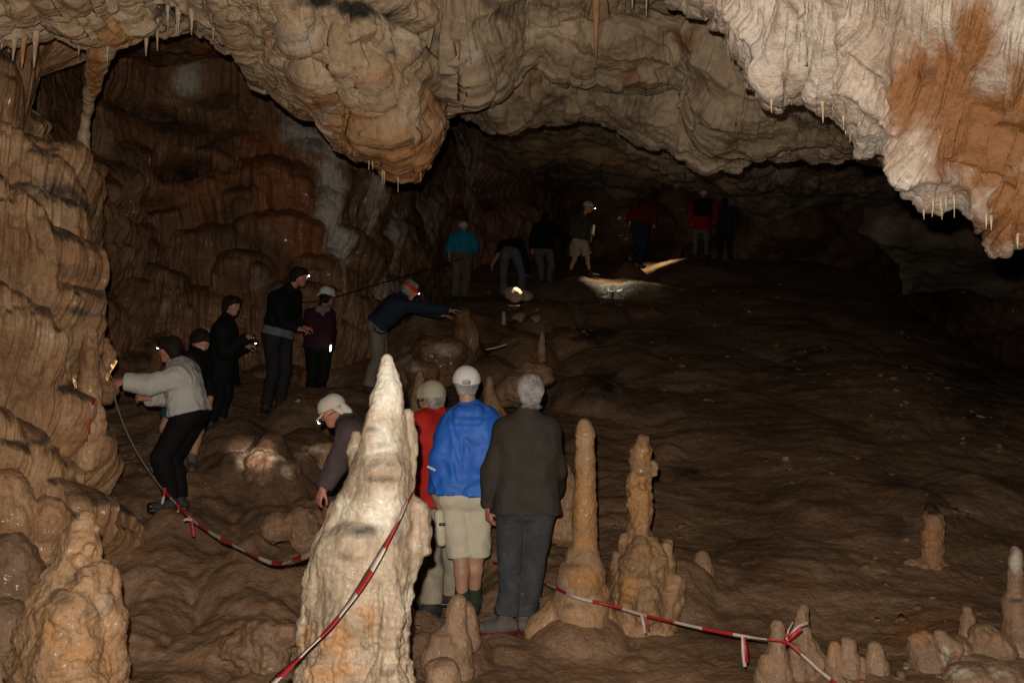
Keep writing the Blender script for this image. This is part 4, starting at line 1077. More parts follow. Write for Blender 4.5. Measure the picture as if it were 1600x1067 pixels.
def ribbon(name, pts, width, stripe=.09, twist=.5, parent=None, seed=0, phase=0.0, thick=.0012, edge=None):
    """thin striped band along a polyline; pts are world points"""
    pts = np.asarray(pts, float)
    L = np.linalg.norm(np.diff(pts, axis=0), axis=1).sum()
    n = max(12, int(L / .012))
    c = catmull(pts, n, 0)
    t = np.gradient(c, axis=0); t /= np.linalg.norm(t, axis=1, keepdims=True)
    s = np.r_[0, np.cumsum(np.linalg.norm(np.diff(c, axis=0), axis=1))]
    up = np.array([0, 0, 1.0]) if edge is None else np.asarray(edge, float)
    a = up - t * (t @ up)[:, None]
    a /= np.maximum(np.linalg.norm(a, axis=1, keepdims=True), 1e-6)
    b = np.cross(t, a)
    ang = twist * (1.3 * gn(V3(s * 2.2 + seed, seed, .5)) + .6 * gn(V3(s * 7 + seed, seed, 3.5)))
    w = a * np.cos(ang)[:, None] + b * np.sin(ang)[:, None]
    q = np.cross(t, w)
    wd = width * np.clip(.86 + .55 * gn(V3(s * 3.1, seed, 1)) + .2 * gn(V3(s * 11, seed, 2)), .38, 1.15)[:, None] * .5
    cr = .12 * width * gn(V3(s * 14, seed, 8))[:, None] * q
    rows = [c - w * wd + q * thick, c + cr * .6 + q * thick * 1.6, c + w * wd + q * thick, c + w * wd - q * thick, c + cr * .6 - q * thick, c - w * wd - q * thick]
    g = np.stack(rows, 1)
    k = g.shape[1]
    i = np.arange(n * k).reshape(n, k); j = np.roll(i, -1, 1)
    f = np.stack([i[:-1], j[:-1], j[1:], i[1:]], -1).reshape(-1, 4)
    fm = np.repeat((np.floor((s[:-1] + phase) / stripe) % 2).astype(int), k)
    return mesh_from(name, g.reshape(-1, 3), f, [M['tape_red'], M['tape_white']], parent, None, fmat=fm)

def cord(name, pts, rad, mat, parent=None, n=120, seg=8):
    c = catmull(np.asarray(pts, float), n, 0)
    t = np.gradient(c, axis=0); t /= np.linalg.norm(t, axis=1, keepdims=True)
    up = np.array([.3, .2, 1.0]); a = np.cross(t, up); a /= np.linalg.norm(a, axis=1, keepdims=True); b = np.cross(t, a)
    th = np.linspace(0, 2 * math.pi, seg, endpoint=False)
    g = c[:, None] + rad * (a[:, None] * np.cos(th)[None, :, None] + b[:, None] * np.sin(th)[None, :, None])
    i = np.arange(n * seg).reshape(n, seg); j = np.roll(i, -1, 1)
    f = np.stack([i[:-1], j[:-1], j[1:], i[1:]], -1).reshape(-1, 4)
    return mesh_from(name, g.reshape(-1, 3), f, mat, parent)

def build_tapes():
    W = lambda L: [P(*q) for q in L]
    o = ribbon('barrier_tape', W([(380, 1120, 3.5), (425, 1067, 3.62), (470, 1024, 3.72), (512, 983, 3.76), (550, 935, 3.78), (582, 886, 3.80), (605, 845, 3.82), (621, 815, 3.86), (633, 788, 3.98), (640, 774, 4.12)]), .075, stripe=.105, twist=.25, seed=3, phase=.02, edge=(.6, -.5, .5))
    tag(o, 'red and white barrier tape slung diagonally across the tall pale stalagmite', 'barrier tape')
    r = empty('barrier_tape', P(262, 775, 7.3))
    tag(r, 'slack red and white barrier tape sagging from the rope to behind the pale stalagmite', 'barrier tape')
    ribbon('tape_strip', W([(256, 766, 7.35), (275, 787, 7.15), (300, 812, 6.9), (335, 836, 6.6), (370, 855, 6.35), (405, 872, 6.1), (432, 880, 5.9), (460, 874, 5.6), (490, 862, 5.3), (530, 840, 5.1)]), .03, stripe=.19, twist=.5, parent=r, seed=11, phase=.05)
    ribbon('tape_tail', W([(298, 808, 6.9), (300, 822, 6.88), (302, 838, 6.88)]), .035, stripe=.4, twist=.4, parent=r, seed=5, edge=(1, 0, 0))
    ribbon('tape_tail', W([(257, 762, 7.3), (256, 774, 7.3), (253, 787, 7.3)]), .03, stripe=.06, twist=.6, parent=r, seed=6, edge=(1, 0, 0))
    ribbon('tape_tail', W([(276, 786, 7.12), (279, 793, 7.1), (278, 800, 7.1)]), .025, stripe=.06, twist=.5, parent=r, seed=7, edge=(1, 0, 0))
    ribbon('tape_tail', W([(300, 812, 6.88), (292, 811, 6.86), (287, 813, 6.86)]), .022, stripe=.5, twist=.4, parent=r, seed=8, phase=.5)
    r = empty('barrier_tape', P(840, 908, 6.75))
    tag(r, 'taut red and white barrier tape running past the slender column to the right-hand stalagmite cluster', 'barrier tape')
    ribbon('tape_strip', W([(770, 878, 7.4), (806, 888, 7.2), (840, 906, 6.8), (872, 920, 6.35), (890, 929, 6.18), (912, 936, 6.14), (940, 942, 6.15), (970, 950, 6.1), (1008, 961, 5.95), (1060, 973, 5.78), (1110, 984, 5.62), (1165, 994, 5.48), (1200, 999, 5.40), (1228, 1003, 5.38), (1250, 1020, 5.35), (1280, 1047, 5.28), (1306, 1068, 5.2), (1340, 1100, 5.1)]), .02, stripe=.20, twist=.5, parent=r, seed=17, phase=.1)
    ribbon('tape_tail', W([(843, 908, 6.75), (844, 924, 6.72), (843, 940, 6.72)]), .022, stripe=.5, twist=.4, parent=r, seed=21, phase=.5, edge=(1, 0, 0))
    ribbon('tape_tail', W([(1003, 960, 5.94), (1006, 974, 5.92), (1008, 989, 5.92)]), .026, stripe=.5, twist=.5, parent=r, seed=22, phase=.5, edge=(1, 0, 0))
    ribbon('tape_tail', W([(1007, 962, 5.94), (1012, 972, 5.93), (1013, 984, 5.93)]), .014, stripe=.5, twist=.4, parent=r, seed=23, edge=(1, 0, 0))
    ribbon('tape_tail', W([(1161, 994, 5.46), (1161, 1015, 5.44), (1164, 1041, 5.44)]), .024, stripe=.5, twist=.4, parent=r, seed=24, phase=.5, edge=(1, 0, 0))
    ribbon('tape_tail', W([(1163, 995, 5.45), (1166, 1014, 5.43), (1167, 1034, 5.43)]), .020, stripe=.5, twist=.4, parent=r, seed=25, edge=(1, 0, 0))
    ribbon('tape_tail', W([(1228, 1002, 5.37), (1238, 993, 5.34), (1252, 982, 5.34)]), .024, stripe=.5, twist=.3, parent=r, seed=26)
    ribbon('tape_tail', W([(1225, 1002, 5.36), (1227, 994, 5.34), (1231, 990, 5.34)]), .02, stripe=.5, twist=.3, parent=r, seed=27)
    ribbon('tape_tail', W([(1230, 1000, 5.36), (1246, 980, 5.36), (1262, 973, 5.40)]), .016, stripe=.5, twist=.6, parent=r, seed=28, phase=.5)
    ribbon('tape_tail', W([(1228, 998, 5.36), (1232, 985, 5.36), (1239, 972, 5.40)]), .014, stripe=.5, twist=.6, parent=r, seed=29, phase=.5)
    o = ribbon('barrier_tape', [on_rock(LEFT, px, py, .03, 7.6) for px, py in ((150, 548), (148, 575), (150, 600), (146, 625), (141, 660), (138, 690), (136, 708))], .020, stripe=.13, twist=1.6, seed=31, edge=(1, 0, 0), phase=.05)
    tag(o, 'muddy crumpled barrier tape trailing down the flowstone cliff beside the lit rib', 'barrier tape')
    o = cord('hand_rope', W([(150, 552, 7.25), (165, 575, 7.25), (178, 598, 7.35), (182, 632, 7.4), (205, 690, 7.4), (232, 735, 7.4), (257, 768, 7.35)]), .006, M['rope_pale'])
    tag(o, 'thin pale rope running down from the lit rib to the slack tape', 'rope')
    o = cord('hand_rope', W([(440, 470, 12.4), (480, 472, 12.7), (528, 463, 13.0), (580, 447, 14.2), (640, 430, 15.8), (700, 411, 18.3), (722, 404, 19.0)]), .010, M['rope'])
    tag(o, 'dark handline stretched along the rust wall up towards the walker in turquoise', 'rope')
    o = cord('stick', W([(760, 546, 11.3), (775, 543, 11.3), (791, 538, 11.3)]), .008, M['tape_white'], n=12)
    tag(o, 'thin pale stick lying on the dark broken step', 'stick')
# ------------------------------------------------------------------ people
def U(v):
    v = np.asarray(v, float)
    return v / max(np.linalg.norm(v), 1e-9)
def lp(a, b, t): return np.asarray(a, float) * (1 - t) + np.asarray(b, float) * t

M['skin'] = skin_mat('skin', (.50, .25, .16))
M['skin_pink'] = skin_mat('flushed_skin', (.52, .22, .15))
M['skin_leg'] = skin_mat('tanned_skin', (.56, .31, .195))
M['eye'] = plain('eye', (.3, .28, .26), rough=.15)
M['dark_hair'] = hair_mat('dark_hair', (.008, .006, .005), (.035, .022, .015))
M['grey_hair'] = hair_mat('grey_hair', (.11, .085, .07), (.50, .48, .46))
M['blue_nylon'] = cloth('blue_nylon', (.034, .17, .70), rough=.5, weave=420, folds=.3, var=.12, spec=.3)
M['brown_soft'] = cloth('brown_softshell', (.052, .044, .035), rough=.75, folds=.30, var=.15)
M['slate'] = cloth('slate_trousers', (.062, .064, .072), rough=.85, folds=.45, dirt=(.22, .16, .11))
M['khaki'] = cloth('khaki_cotton', (.74, .655, .50), rough=.9, folds=.35, var=.08)
M['sand'] = cloth('sand_trousers', (.44, .375, .285), rough=.9, folds=.4)
M['red'] = cloth('red_softshell', (.55, .026, .017), rough=.7, folds=.4, var=.15)
M['darkred'] = cloth('maroon_panel', (.14, .010, .009), rough=.8, folds=.3)
M['plum'] = cloth('plum_fleece', (.085, .060, .060), rough=.9, folds=.3)
M['cream_cap'] = cloth('cream_cap', (.64, .58, .49), rough=.9, folds=.2, var=.05)
M['white_cap'] = cloth('white_cap', (.84, .80, .75), rough=.9, folds=.2, var=.05)
M['tan_hat'] = cloth('tan_hat', (.52, .455, .33), rough=.9, folds=.35, var=.1)
M['pale_grey'] = cloth('pale_grey_jacket', (.58, .545, .50), rough=.7, folds=.5, var=.08)
M['black'] = cloth('black_cloth', (.0085, .0085, .0095), rough=.85, folds=.4)
M['charcoal'] = cloth('charcoal_cloth', (.026, .026, .028), rough=.85, folds=.4)
M['maroon'] = cloth('maroon_fleece', (.045, .014, .022), rough=.9, folds=.35)
M['mauve'] = cloth('mauve_hood', (.24, .17, .20), rough=.9, folds=.35)
M['navy'] = cloth('navy_sweater', (.024, .036, .062), rough=.95, folds=.25)
M['taupe'] = cloth('taupe_trousers', (.24, .20, .16), rough=.9, folds=.4)
M['dim_grey'] = cloth('grey_shirt', (.19, .19, .21), rough=.9, folds=.35)
M['turquoise'] = cloth('turquoise_jacket', (.015, .27, .40), rough=.6, folds=.4)
M['brown_tr'] = cloth('brown_trousers', (.17, .125, .095), rough=.9, folds=.4)
M['teal'] = cloth('teal_shorts', (.03, .075, .085), rough=.8, folds=.3)
M['grey_tr'] = cloth('grey_trousers', (.13, .13, .14), rough=.9, folds=.35)
M['olive'] = cloth('olive_jacket', (.075, .07, .05), rough=.85, folds=.35)
M['denim'] = cloth('dark_blue_denim', (.02, .03, .055), rough=.9, folds=.35)
M['bright_red'] = cloth('red_jacket', (.27, .010, .016), rough=.7, folds=.35)
M['scarf_red'] = cloth('red_headband', (.75, .03, .02), rough=.7, folds=.3)
M['boot'] = cloth('grey_boot', (.13, .115, .10), rough=.75, weave=120, folds=.5, var=.4, dirt=(.24, .16, .10))
M['boot_dark'] = plain('dark_boot', (.035, .032, .03), rough=.7, var=.4, scale=60)
M['gaiter'] = cloth('green_gaiter', (.045, .065, .035), rough=.7, folds=.4)
M['sock'] = cloth('dark_sock', (.05, .055, .065), rough=.95, folds=.2)
M['helmet'] = plain('white_helmet', (.62, .62, .60), rough=.35)
M['plastic'] = plain('black_plastic', (.015, .015, .016), rough=.35)
M['pink'] = plain('pink_band', (.55, .12, .2), rough=.6)
M['lamp'] = plain('lit_lamp', (.9, .9, .9), emit=(.85, .9, 1.0), es=18)
M['warm_glow'] = plain('warm_lamp_strip_glow', (.9, .9, .8), emit=(1.0, .92, .7), es=7)
M['reflect'] = plain('reflective_strip', (.9, .9, .9), rough=.25, emit=None)
M['label_dark'] = plain('dark_label', (.03, .028, .02), rough=.6)
M['label_gold'] = plain('gold_print', (.30, .22, .08), rough=.6)

def creases(v, n, amp, size, seed, axis=2):
    """cloth folds: long soft folds running mostly downwards, crossed by sharper diagonal creases"""
    q = (v / size).astype(f32)
    w = np.stack([gn(q * .5 + seed), gn(q * .5 + seed + 9), gn(q * .5 + seed + 19)], -1)
    q = q + .55 * w
    x, y, z = q[..., 0], q[..., 1], q[..., 2]
    def fold(a, st, f, sd):
        u = x * math.cos(a) + z * math.sin(a); l = -x * math.sin(a) + z * math.cos(a)
        return 1 - np.abs(gn(V3(u * f, y * f * .8, l * f * st + sd)))
    m = gn(q * .35 + seed + 31)
    a = fold(.15, .30, .9, seed)
    b = fold(.75, .22, 1.3, seed + 5) ** 2 * sstep(-.1, .5, m) + fold(-.8, .22, 1.3, seed + 8) ** 2 * sstep(-.1, .5, -m)
    return amp * (1.1 * (a - .75) + 1.0 * (b - .25)) + amp * .7 * gn(q * .4 + seed)

def skin_obj(name, S, h, mat, parent, amp=0.0, size=.1, seed=0, it=2):
    v, f = S.mesh(h)
    if len(v) == 0: return None
    v = relax(v, f, it)
    if amp:
        n = vnormals(v, f)
        v = v + n * creases(v, n, amp, size, seed)[:, None]
    return mesh_from(name, v, f, mat, parent)

def hand(S, wr, d, nrm, s, curl=.5, side=1, k=.004):
    """palm, four fingers and a thumb; d along the palm, nrm out of the back of the hand"""
    d = U(d); nrm = U(nrm - d * (nrm @ d)); x = np.cross(d, nrm) * side
    S.seg(wr, wr + d * .03 * s, .027 * s, .027 * s, .02)
    for t in (-.028, -.010, .010, .027):
        S.seg(wr + d * .025 * s + x * t * .8 * s, wr + d * .088 * s + x * t * s, .016 * s, .0125 * s, .012)
    for t, ln, cu in ((-.029, .064, 1.15), (-.010, .074, 1.05), (.010, .078, 1.0), (.029, .070, .9)):
        p = wr + d * .090 * s + x * t * s
        a = curl * cu
        for q, rr, r2 in ((.45, .0098, .0090), (.32, .0090, .0080), (.23, .0080, .0066)):
            dr = d * math.cos(a) - nrm * math.sin(a) + x * t * 2.2
            p2 = p + U(dr) * ln * q * s * 1.05
            S.seg(p, p2, rr * s, r2 * s, k)
            p = p2; a += curl * .9
    p = wr + d * .030 * s + x * .026 * s
    a = .75
    for q, rr, r2, tw in ((.042, .0155, .0125, 0), (.034, .0118, .0100, .25), (.027, .0100, .0080, .3)):
        dr = d * math.cos(a - tw) + x * math.sin(a - tw) * .85 - nrm * (.35 + curl * .4)
        p2 = p + U(dr) * q * s
        S.seg(p, p2, rr * s, r2 * s, .008 if q > .04 else k)
        p = p2; a -= .1

def head(S, c, hf, hu, s):
    hf = U(hf); hu = U(hu - hf * (hu @ hf)); hr = np.cross(hf, hu)
    g = lambda f, u, r=0.0: c + (hf * f + hu * u + hr * r) * s
    S.seg(g(-.022, .028), g(.028, .030), .080 * s, .075 * s, .03)
    for q in (-1, 1):
        S.seg(g(-.01, .0, .012 * q), g(.035, -.01, .014 * q), .066 * s, .055 * s, .03)
        S.seg(g(.02, -.045, .038 * q), g(.065, -.086, .012 * q), .028 * s, .024 * s, .03)          # jaw
        S.seg(g(.062, -.012, .034 * q), g(.05, -.02, .045 * q), .022 * s, .02 * s, .02)              # cheekbone
        S.seg(g(.088, .022, .012 * q), g(.078, .024, .042 * q), .011 * s, .010 * s, .014)            # brow
        S.seg(g(-.004, .028, .079 * q), g(-.012, -.018, .077 * q), .0105 * s, .008 * s, .006)        # ear
        S.seg(g(-.018, .024, .086 * q), g(-.018, -.002, .084 * q), .0075 * s, .006 * s, .006)
        S.seg(g(.098, .006, .031 * q), g(.098, .006, .033 * q), .013 * s, .013 * s, .012, '-')
    S.seg(g(.055, -.03), g(.062, -.07), .046 * s, .036 * s, .03)
    S.seg(g(.092, .018), g(.113, -.022), .008 * s, .0125 * s, .010)
    S.seg(g(.104, -.026, -.010), g(.104, -.026, .010), .008 * s, .008 * s, .006)
    S.seg(g(.092, -.050, -.018), g(.092, -.050, .018), .0075 * s, .0075 * s, .006)
    S.seg(g(.090, -.062, -.014), g(.090, -.062, .014), .0080 * s, .0080 * s, .006)
    S.seg(g(.098, -.056, -.02), g(.098, -.056, .02), .0028 * s, .0028 * s, .004, '-')
    S.ball(g(.078, -.092), .020 * s, .02)
    return g

class Person:
    """joints are photo pixels plus an extra distance; built as one skin with clothes over it"""
    def __init__(self, d, J, label, H=1.75, face=(0, 1, 0), up=(0, 0, 1), near=True, foot=None, group=None, skin='skin'):
        self.d = d; self.s = H / 1.75; self.near = near
        self.J = {k: P(q[0], q[1], d + (q[2] if len(q) > 2 else 0)) for k, q in J.items()}
        j = self.J
        self.feet = [j[k] for k in ('anL', 'anR') if k in j]
        self.face = U(face); self.up = U(up)
        base = sum(self.feet) / len(self.feet) - np.array([0, 0, .08 * self.s])
        self.root = empty('person', base)
        tag(self.root, label, 'person', group)
        bpy.context.view_layer.update()
        j['N'] = j.get('N', lp(j['shL'], j['shR'], .5) + U(j['head'] - lp(j['shL'], j['shR'], .5)) * .05 * self.s)
        j['PV'] = lp(j['hpL'], j['hpR'], .5) + np.array([0, 0, .05])
        self.r = U(j['shR'] - j['shL'])
        self.sp = U(j['N'] - j['PV'])
        self.hr = U(j['hpR'] - j['hpL'])
        self.f = U(np.cross(self.sp, self.r))
        self.seed = sum(map(ord, label)) % 97
        self.h = .006 if near == 2 else (.009 if near else .012)

    def torso(self, S, o=0.0, k=.05, shw=1.0):
        j, s, r, sp = self.J, self.s, self.r, self.sp
        Mid = lp(j['PV'], j['N'], .36); C = lp(j['PV'], j['N'], .68)
        S.seg(lp(j['N'], j['shL'], .60) - sp * .07 * s, lp(j['N'], j['shR'], .60) - sp * .07 * s, .095 * s + o, .095 * s + o, k)
        for q in (-1, 1):
            S.seg(C + q * r * .085 * s, Mid + q * r * .07 * s, .118 * s + o, .108 * s + o, k)
            S.seg(Mid + q * r * .07 * s, j['PV'] + q * self.hr * .075 * s, .108 * s + o, .118 * s + o, k)
        for q in ('shL', 'shR'):
            S.seg(j['N'], j[q], .058 * s + o, .062 * s + o, k)
    def arm(self, S, q, o=0.0, end=1.0, k=.04, slack=0.0):
        j, s = self.J, self.s
        if 'el' + q not in j: return
        S.seg(j['sh' + q], j['el' + q], .057 * s + o, .045 * s + o + slack, min(k, .03))
        e = lp(j['el' + q], j['wr' + q], end)
        S.seg(j['el' + q], e, .045 * s + o + slack, (.033 if end > .8 else .042) * s + o + slack * .6, min(k, .012), flat=o > .001)
    def leg(self, S, q, o=0.0, end=1.0, k=.04, cuff=None, thigh=0.0):
        """end counts the knee as 1 and the ankle as 2"""
        j, s = self.J, self.s
        hp, kn, an = j['hp' + q], j['kn' + q], j['an' + q]
        if end <= 1:
            S.seg(hp, lp(hp, kn, end), .090 * s + o + thigh, (cuff if cuff else (.066 * s + o)), .012, flat=True)
            return
        S.seg(hp, kn, .090 * s + o + thigh, .058 * s + o, k)
        cb = self.calf_back(q)
        S.seg(kn, lp(kn, an, .32) + cb * .018 * s, .056 * s + o, .056 * s + o, k)
        e = lp(kn, an, end - 1)
        S.seg(lp(kn, an, .32) + cb * .018 * s, e, .056 * s + o, cuff if cuff else (.040 * s + o), min(k, .02), flat=o > .001)
    def calf_back(self, q):
        ft = self.J.get('to' + q)
        an = self.J['an' + q]
        d = (an - ft) if ft is not None else -self.f
        d = np.array([d[0], d[1], 0]); return U(d)

    def body(self, hands=(), mat='skin', curl=.5):
        j, s = self.J, self.s
        S = SDF()
        self.torso(S, -.005)
        for q in ('L', 'R'):
            self.arm(S, q); self.leg(S, q, -.004, 2.0)
        S.seg(j['N'] - self.sp * .03 * s, j['head'] - self.up * .05 * s - self.face * .02 * s, .060 * s, .056 * s, .03)
        self.g = head(S, j['head'], self.face, self.up, s)
        for q, d, nrm, cu in hands:
            sd = 1 if q == 'R' else -1
            wr = j['wr' + q]
            hand(S, wr, U(d), np.asarray(nrm, float), s, cu, sd)
        for q in ('L', 'R'):
            if 'to' + q in j:
                S.seg(j['an' + q], j['an' + q] - np.array([0, 0, .03 * s]), .034 * s, .028 * s, .01)
        self.body_o = skin_obj('body', S, self.h if self.near else .0105, M[mat], self.root, it=1)
        if self.near:
            for q in (-1, 1):
                E = SDF(); E.ball(self.g(.080, .006, .031 * q), .0125 * s, 0)
                skin_obj('eye', E, .004, M['eye'], self.body_o)
        return self

    def top(self, mat, o=.022, name='jacket', hem=None, amp=.006, size=.085, collar=True, hood=False, sleeve=1.0, slack=.012, flare=.01, hemdir=None, k=.05, arms='LR'):
        j, s = self.J, self.s
        S = SDF()
        self.torso(S, o, k)
        hm = hem if hem is not None else -.10
        if hm < .02:
            for q in (-1, 1):
                S.seg(j['PV'] + q * self.hr * .075 * s, j['PV'] + q * self.hr * .080 * s + self.sp * hm * s, .118 * s + o, .118 * s + o + flare, k)
        for q in arms: self.arm(S, q, o * .8, sleeve, .035, slack)
        if collar:
            S.seg(j['N'] - self.sp * .03 * s, lp(j['N'], j['head'] - self.face * .02, .12 if hood else .36), .072 * s + o * .4, .062 * s + o * .4, .03)
        if hood:
            b = j['N'] - self.f * .085 * s
            S.seg(j['N'] - self.r * .075 * s, b - self.r * .055 * s, .040 * s, .046 * s, .02); S.seg(j['N'] + self.r * .075 * s, b + self.r * .055 * s, .040 * s, .046 * s, .02)
            S.seg(b - self.r * .06 * s - self.sp * .005 * s, b + self.r * .06 * s - self.sp * .012 * s, .050 * s, .048 * s, .02)
            S.seg(b - self.r * .07 * s - self.sp * .06 * s - self.f * .02, b + self.r * .06 * s - self.sp * .07 * s - self.f * .02, .048 * s, .044 * s, .012)
            S.seg(b - self.r * .02 * s - self.sp * .13 * s, b + self.r * .03 * s - self.sp * .13 * s, .048 * s, .044 * s, .03)
        S.clip(j['PV'] + self.sp * hm * s, -(self.sp if hemdir is None else U(hemdir)))
        return skin_obj(name, S, max(self.h, .008) if self.near else .014, M[mat], self.root, amp, size, self.seed)

    def trousers(self, mat, o=.016, end=1.93, name='trousers', cuff=None, amp=.005, size=.09, thigh=0.0, legs='LR', waist=.06):
        j, s = self.J, self.s
        S = SDF()
        for q in (-1, 1):
            S.seg(j['PV'] + q * self.hr * .075 * s + self.sp * waist * s, j['PV'] + q * self.hr * .075 * s - np.array([0, 0, .03 * s]), .112 * s + o, .116 * s + o, .05)
        for q in legs: self.leg(S, q, o, end, .015, (cuff or .062) * s if end > 1 else (cuff or .1) * s, thigh)
        S.clip(j['PV'] + self.sp * waist * s, self.sp)
        return skin_obj(name, S, max(self.h, .008) if self.near else .014, M[mat], self.root, amp, size, self.seed + 3)

    def shoes(self, mat='boot_dark', sole='plastic', high=.05, q_='LR', part='boot'):
        j, s = self.J, self.s
        out = []
        for q in q_:
            if 'to' + q not in j: continue
            an, to = j['an' + q], j['to' + q]
            d = U(to - an - np.array([0, 0, (to - an)[2] + .0]))
            drop = np.array([0, 0, -.055 * s])
            hl = an - d * .045 * s + drop
            sl = np.array([0, 0, (to[2] - an[2]) + .055 * s])
            ball = an + d * .115 * s + drop * 1.05 + sl * .6; tip = an + d * .185 * s + drop * 1.1 + sl
            S = SDF()
            S.seg(an + np.array([0, 0, high * s]), an + drop * .4, .047 * s, .050 * s, .03)
            S.seg(hl + np.array([0, 0, .005]), ball, .040 * s, .044 * s, .03)
            S.seg(ball, tip, .044 * s, .034 * s, .02)
            o = skin_obj(part, S, .008 if self.near else .012, M[mat], self.root, .003, .03, 5)
            if self.near:
                K = SDF()
                z = np.array([0, 0, -.030 * s])
                K.seg(hl + z, ball + z, .034 * s, .042 * s, .01); K.seg(ball + z, tip + z, .042 * s, .034 * s, .01)
                K.clip(hl + z * .5, (0, 0, 1))
                skin_obj('sole', K, .008, M[sole], o)
                if self.near == 2:
                    side = np.cross(d, [0, 0, 1])
                    for i in range(4):
                        c0 = lp(an + drop * .1 + d * .055 * s, ball + np.array([0, 0, .042 * s]), i / 3.2)
                        L_ = SDF(); L_.seg(c0 - side * .026 * s + [0, 0, .004], c0 + side * .026 * s + d * .012 + [0, 0, .006], .0045, .0045, 0)
                        skin_obj('lace', L_, .003, M['dim_grey'], o, it=0)
                    T_ = SDF(); T_.seg(tip + np.array([0, 0, .004]), tip - d * .01 * s, .037 * s, .040 * s, .01); T_.clip(tip - d * .012 * s, -d)
                    skin_obj('toe_cap', T_, .006, M['plastic'], o)
            out.append(o)
        return out

    def hair(self, mat, long=0.0, lift=.008, name='hair', bun=False):
        s = self.s; g = self.g
        S = SDF()
        S.seg(g(-.026, .034), g(.020, .040), (.080 + lift) * s, (.074 + lift) * s, .02)
        for q in (-1, 1):
            S.seg(g(-.045, .0, .03 * q), g(-.045, -.045 - long, .028 * q), (.052 + lift) * s, (.038 + lift * 1.5) * s, .03)
            if lift > .006: S.seg(g(.0, .03, .070 * q), g(-.015, -.02 - long * .8, .068 * q), (.016 + lift * .6) * s, (.012 + lift * .6) * s, .02)
            S.seg(g(.05, .075, .03 * q), g(.03, .05, .06 * q), (.022 + lift) * s, .020 * s, .03)
        if bun: S.ball(g(-.13, .02), .04 * s, .02)
        S.seg(g(.115, .0), g(.09, -.08), .060 * s, .07 * s, .012, '-')
        S.seg(g(.10, -.01, .045), g(.10, -.01, -.045), .045 * s, .045 * s, .012, '-')
        return skin_obj(name, S, .005 if self.near else .011, M[mat], self.root, .006 if lift > .006 else .003, .035, 8, it=1)

    def cap(self, mat, visor=True, lift=.013, flap=False, turned=False, gap=False, name='cap', top=0.0):
        s = self.s; g = self.g
        S = SDF()
        S.seg(g(-.024, .038 + top), g(.024, .040 + top), (.083 + lift) * s, (.078 + lift) * s, .02)
        S.seg(g(-.015, .02), g(.02, .02), (.080 + lift) * s, (.074 + lift) * s, .02)
        S.clip(g(0, .012), -(g(-.12, 1.0) - g(0, 0)))
        if gap:
            S.seg(g(-.12, .018, -.022), g(-.12, .018, .022), .019 * s, .019 * s, .004, '-')
        o = skin_obj(name, S, .005 if self.near else .011, M[mat], self.root, .0015, .05, 4, it=2)
        if gap:
            E = SDF(); E.seg(g(-.101, .004, -.034), g(-.101, .004, .034), .0065 * s, .0065 * s, .002)
            skin_obj('strap', E, .003, M[mat], o)
        if visor:
            V = SDF(); sg = -1 if turned else 1
            for q in (-.05, -.025, 0, .025, .05):
                V.seg(g(sg * .075, .018, q), g(sg * (.165 - 8 * q * q), -.004, q * .9), .009 * s, .006 * s, .012)
            skin_obj('visor', V, .005 if self.near else .01, M[mat], o, it=1)
        if flap:
            F = SDF()
            F.seg(g(-.075, .02, -.04), g(-.10, -.075, -.04), .03 * s, .035 * s, .03); F.seg(g(-.075, .02, .04), g(-.10, -.075, .04), .03 * s, .035 * s, .03)
            F.seg(g(-.02, .01, .075), g(-.05, -.05, .075), .02 * s, .02 * s, .03); F.seg(g(-.02, .01, -.075), g(-.05, -.05, -.075), .02 * s, .02 * s, .03)
            skin_obj('neck_flap', F, .006, M[mat], o, .002, .05, 3)
        self.cap_o = o
        return o

    def brim(self, mat, r=.15, tilt=(0, 0), z=.022, wave=.01):
        """round hat brim"""
        s = self.s; g = self.g
        S = SDF()
        for k in range(24):
            a = 2 * math.pi * k / 24
            S.seg(g(.085 * math.cos(a), z, .085 * math.sin(a)), g(r * .95 * math.cos(a), z - .018 + wave * math.cos(2 * a), r * .88 * math.sin(a)), .010 * s, .006 * s, .012)
        return skin_obj('brim', S, .006 if self.near else .011, M[mat], self.cap_o, it=1)

    def band(self, mat, z=.04, r=.093, w=.012, name='band', parent=None):
        s = self.s; g = self.g
        S = SDF(); n = 22
        pt = [g(.002 + r * 1.06 * math.cos(2 * math.pi * k / n), z, r * .90 * math.sin(2 * math.pi * k / n)) for k in range(n + 1)]
        for a, b in zip(pt[:-1], pt[1:]): S.seg(a, b, w * s, w * s, .004)
        return skin_obj(name, S, .005 if self.near else .011, M[mat], parent or self.root, it=1)

    def headlamp(self, z=.05, f=.108, lit='lamp', target=None, power=0, color=(1, .9, .72), angle=28, blend=.6, strap=True):
        s = self.s; g = self.g
        S = SDF(); S.seg(g(f, z, -.018), g(f, z, .018), .018 * s, .018 * s, .004)
        o = skin_obj('headlamp', S, .005 if self.near else .01, M['plastic'], self.root)
        E = SDF(); E.ball(g(f + .014, z - .004), .013 * s, 0)
        skin_obj('lens', E, .004 if self.near else .007, M[lit], o, it=0)
        if strap: self.band('plastic', z, .092, .006, 'strap', o)
        if target is not None:
            spot(g(f + .04, z - .01), target, power, color, angle, blend)
        return o

    def anchor(self, rad=.28):
        j = self.J
        for q in 'LR':
            if 'to' + q in j:
                p = j['an' + q]
                ANCH.append((p[0], p[1], p[2] - .105 * self.s, rad))
        return self

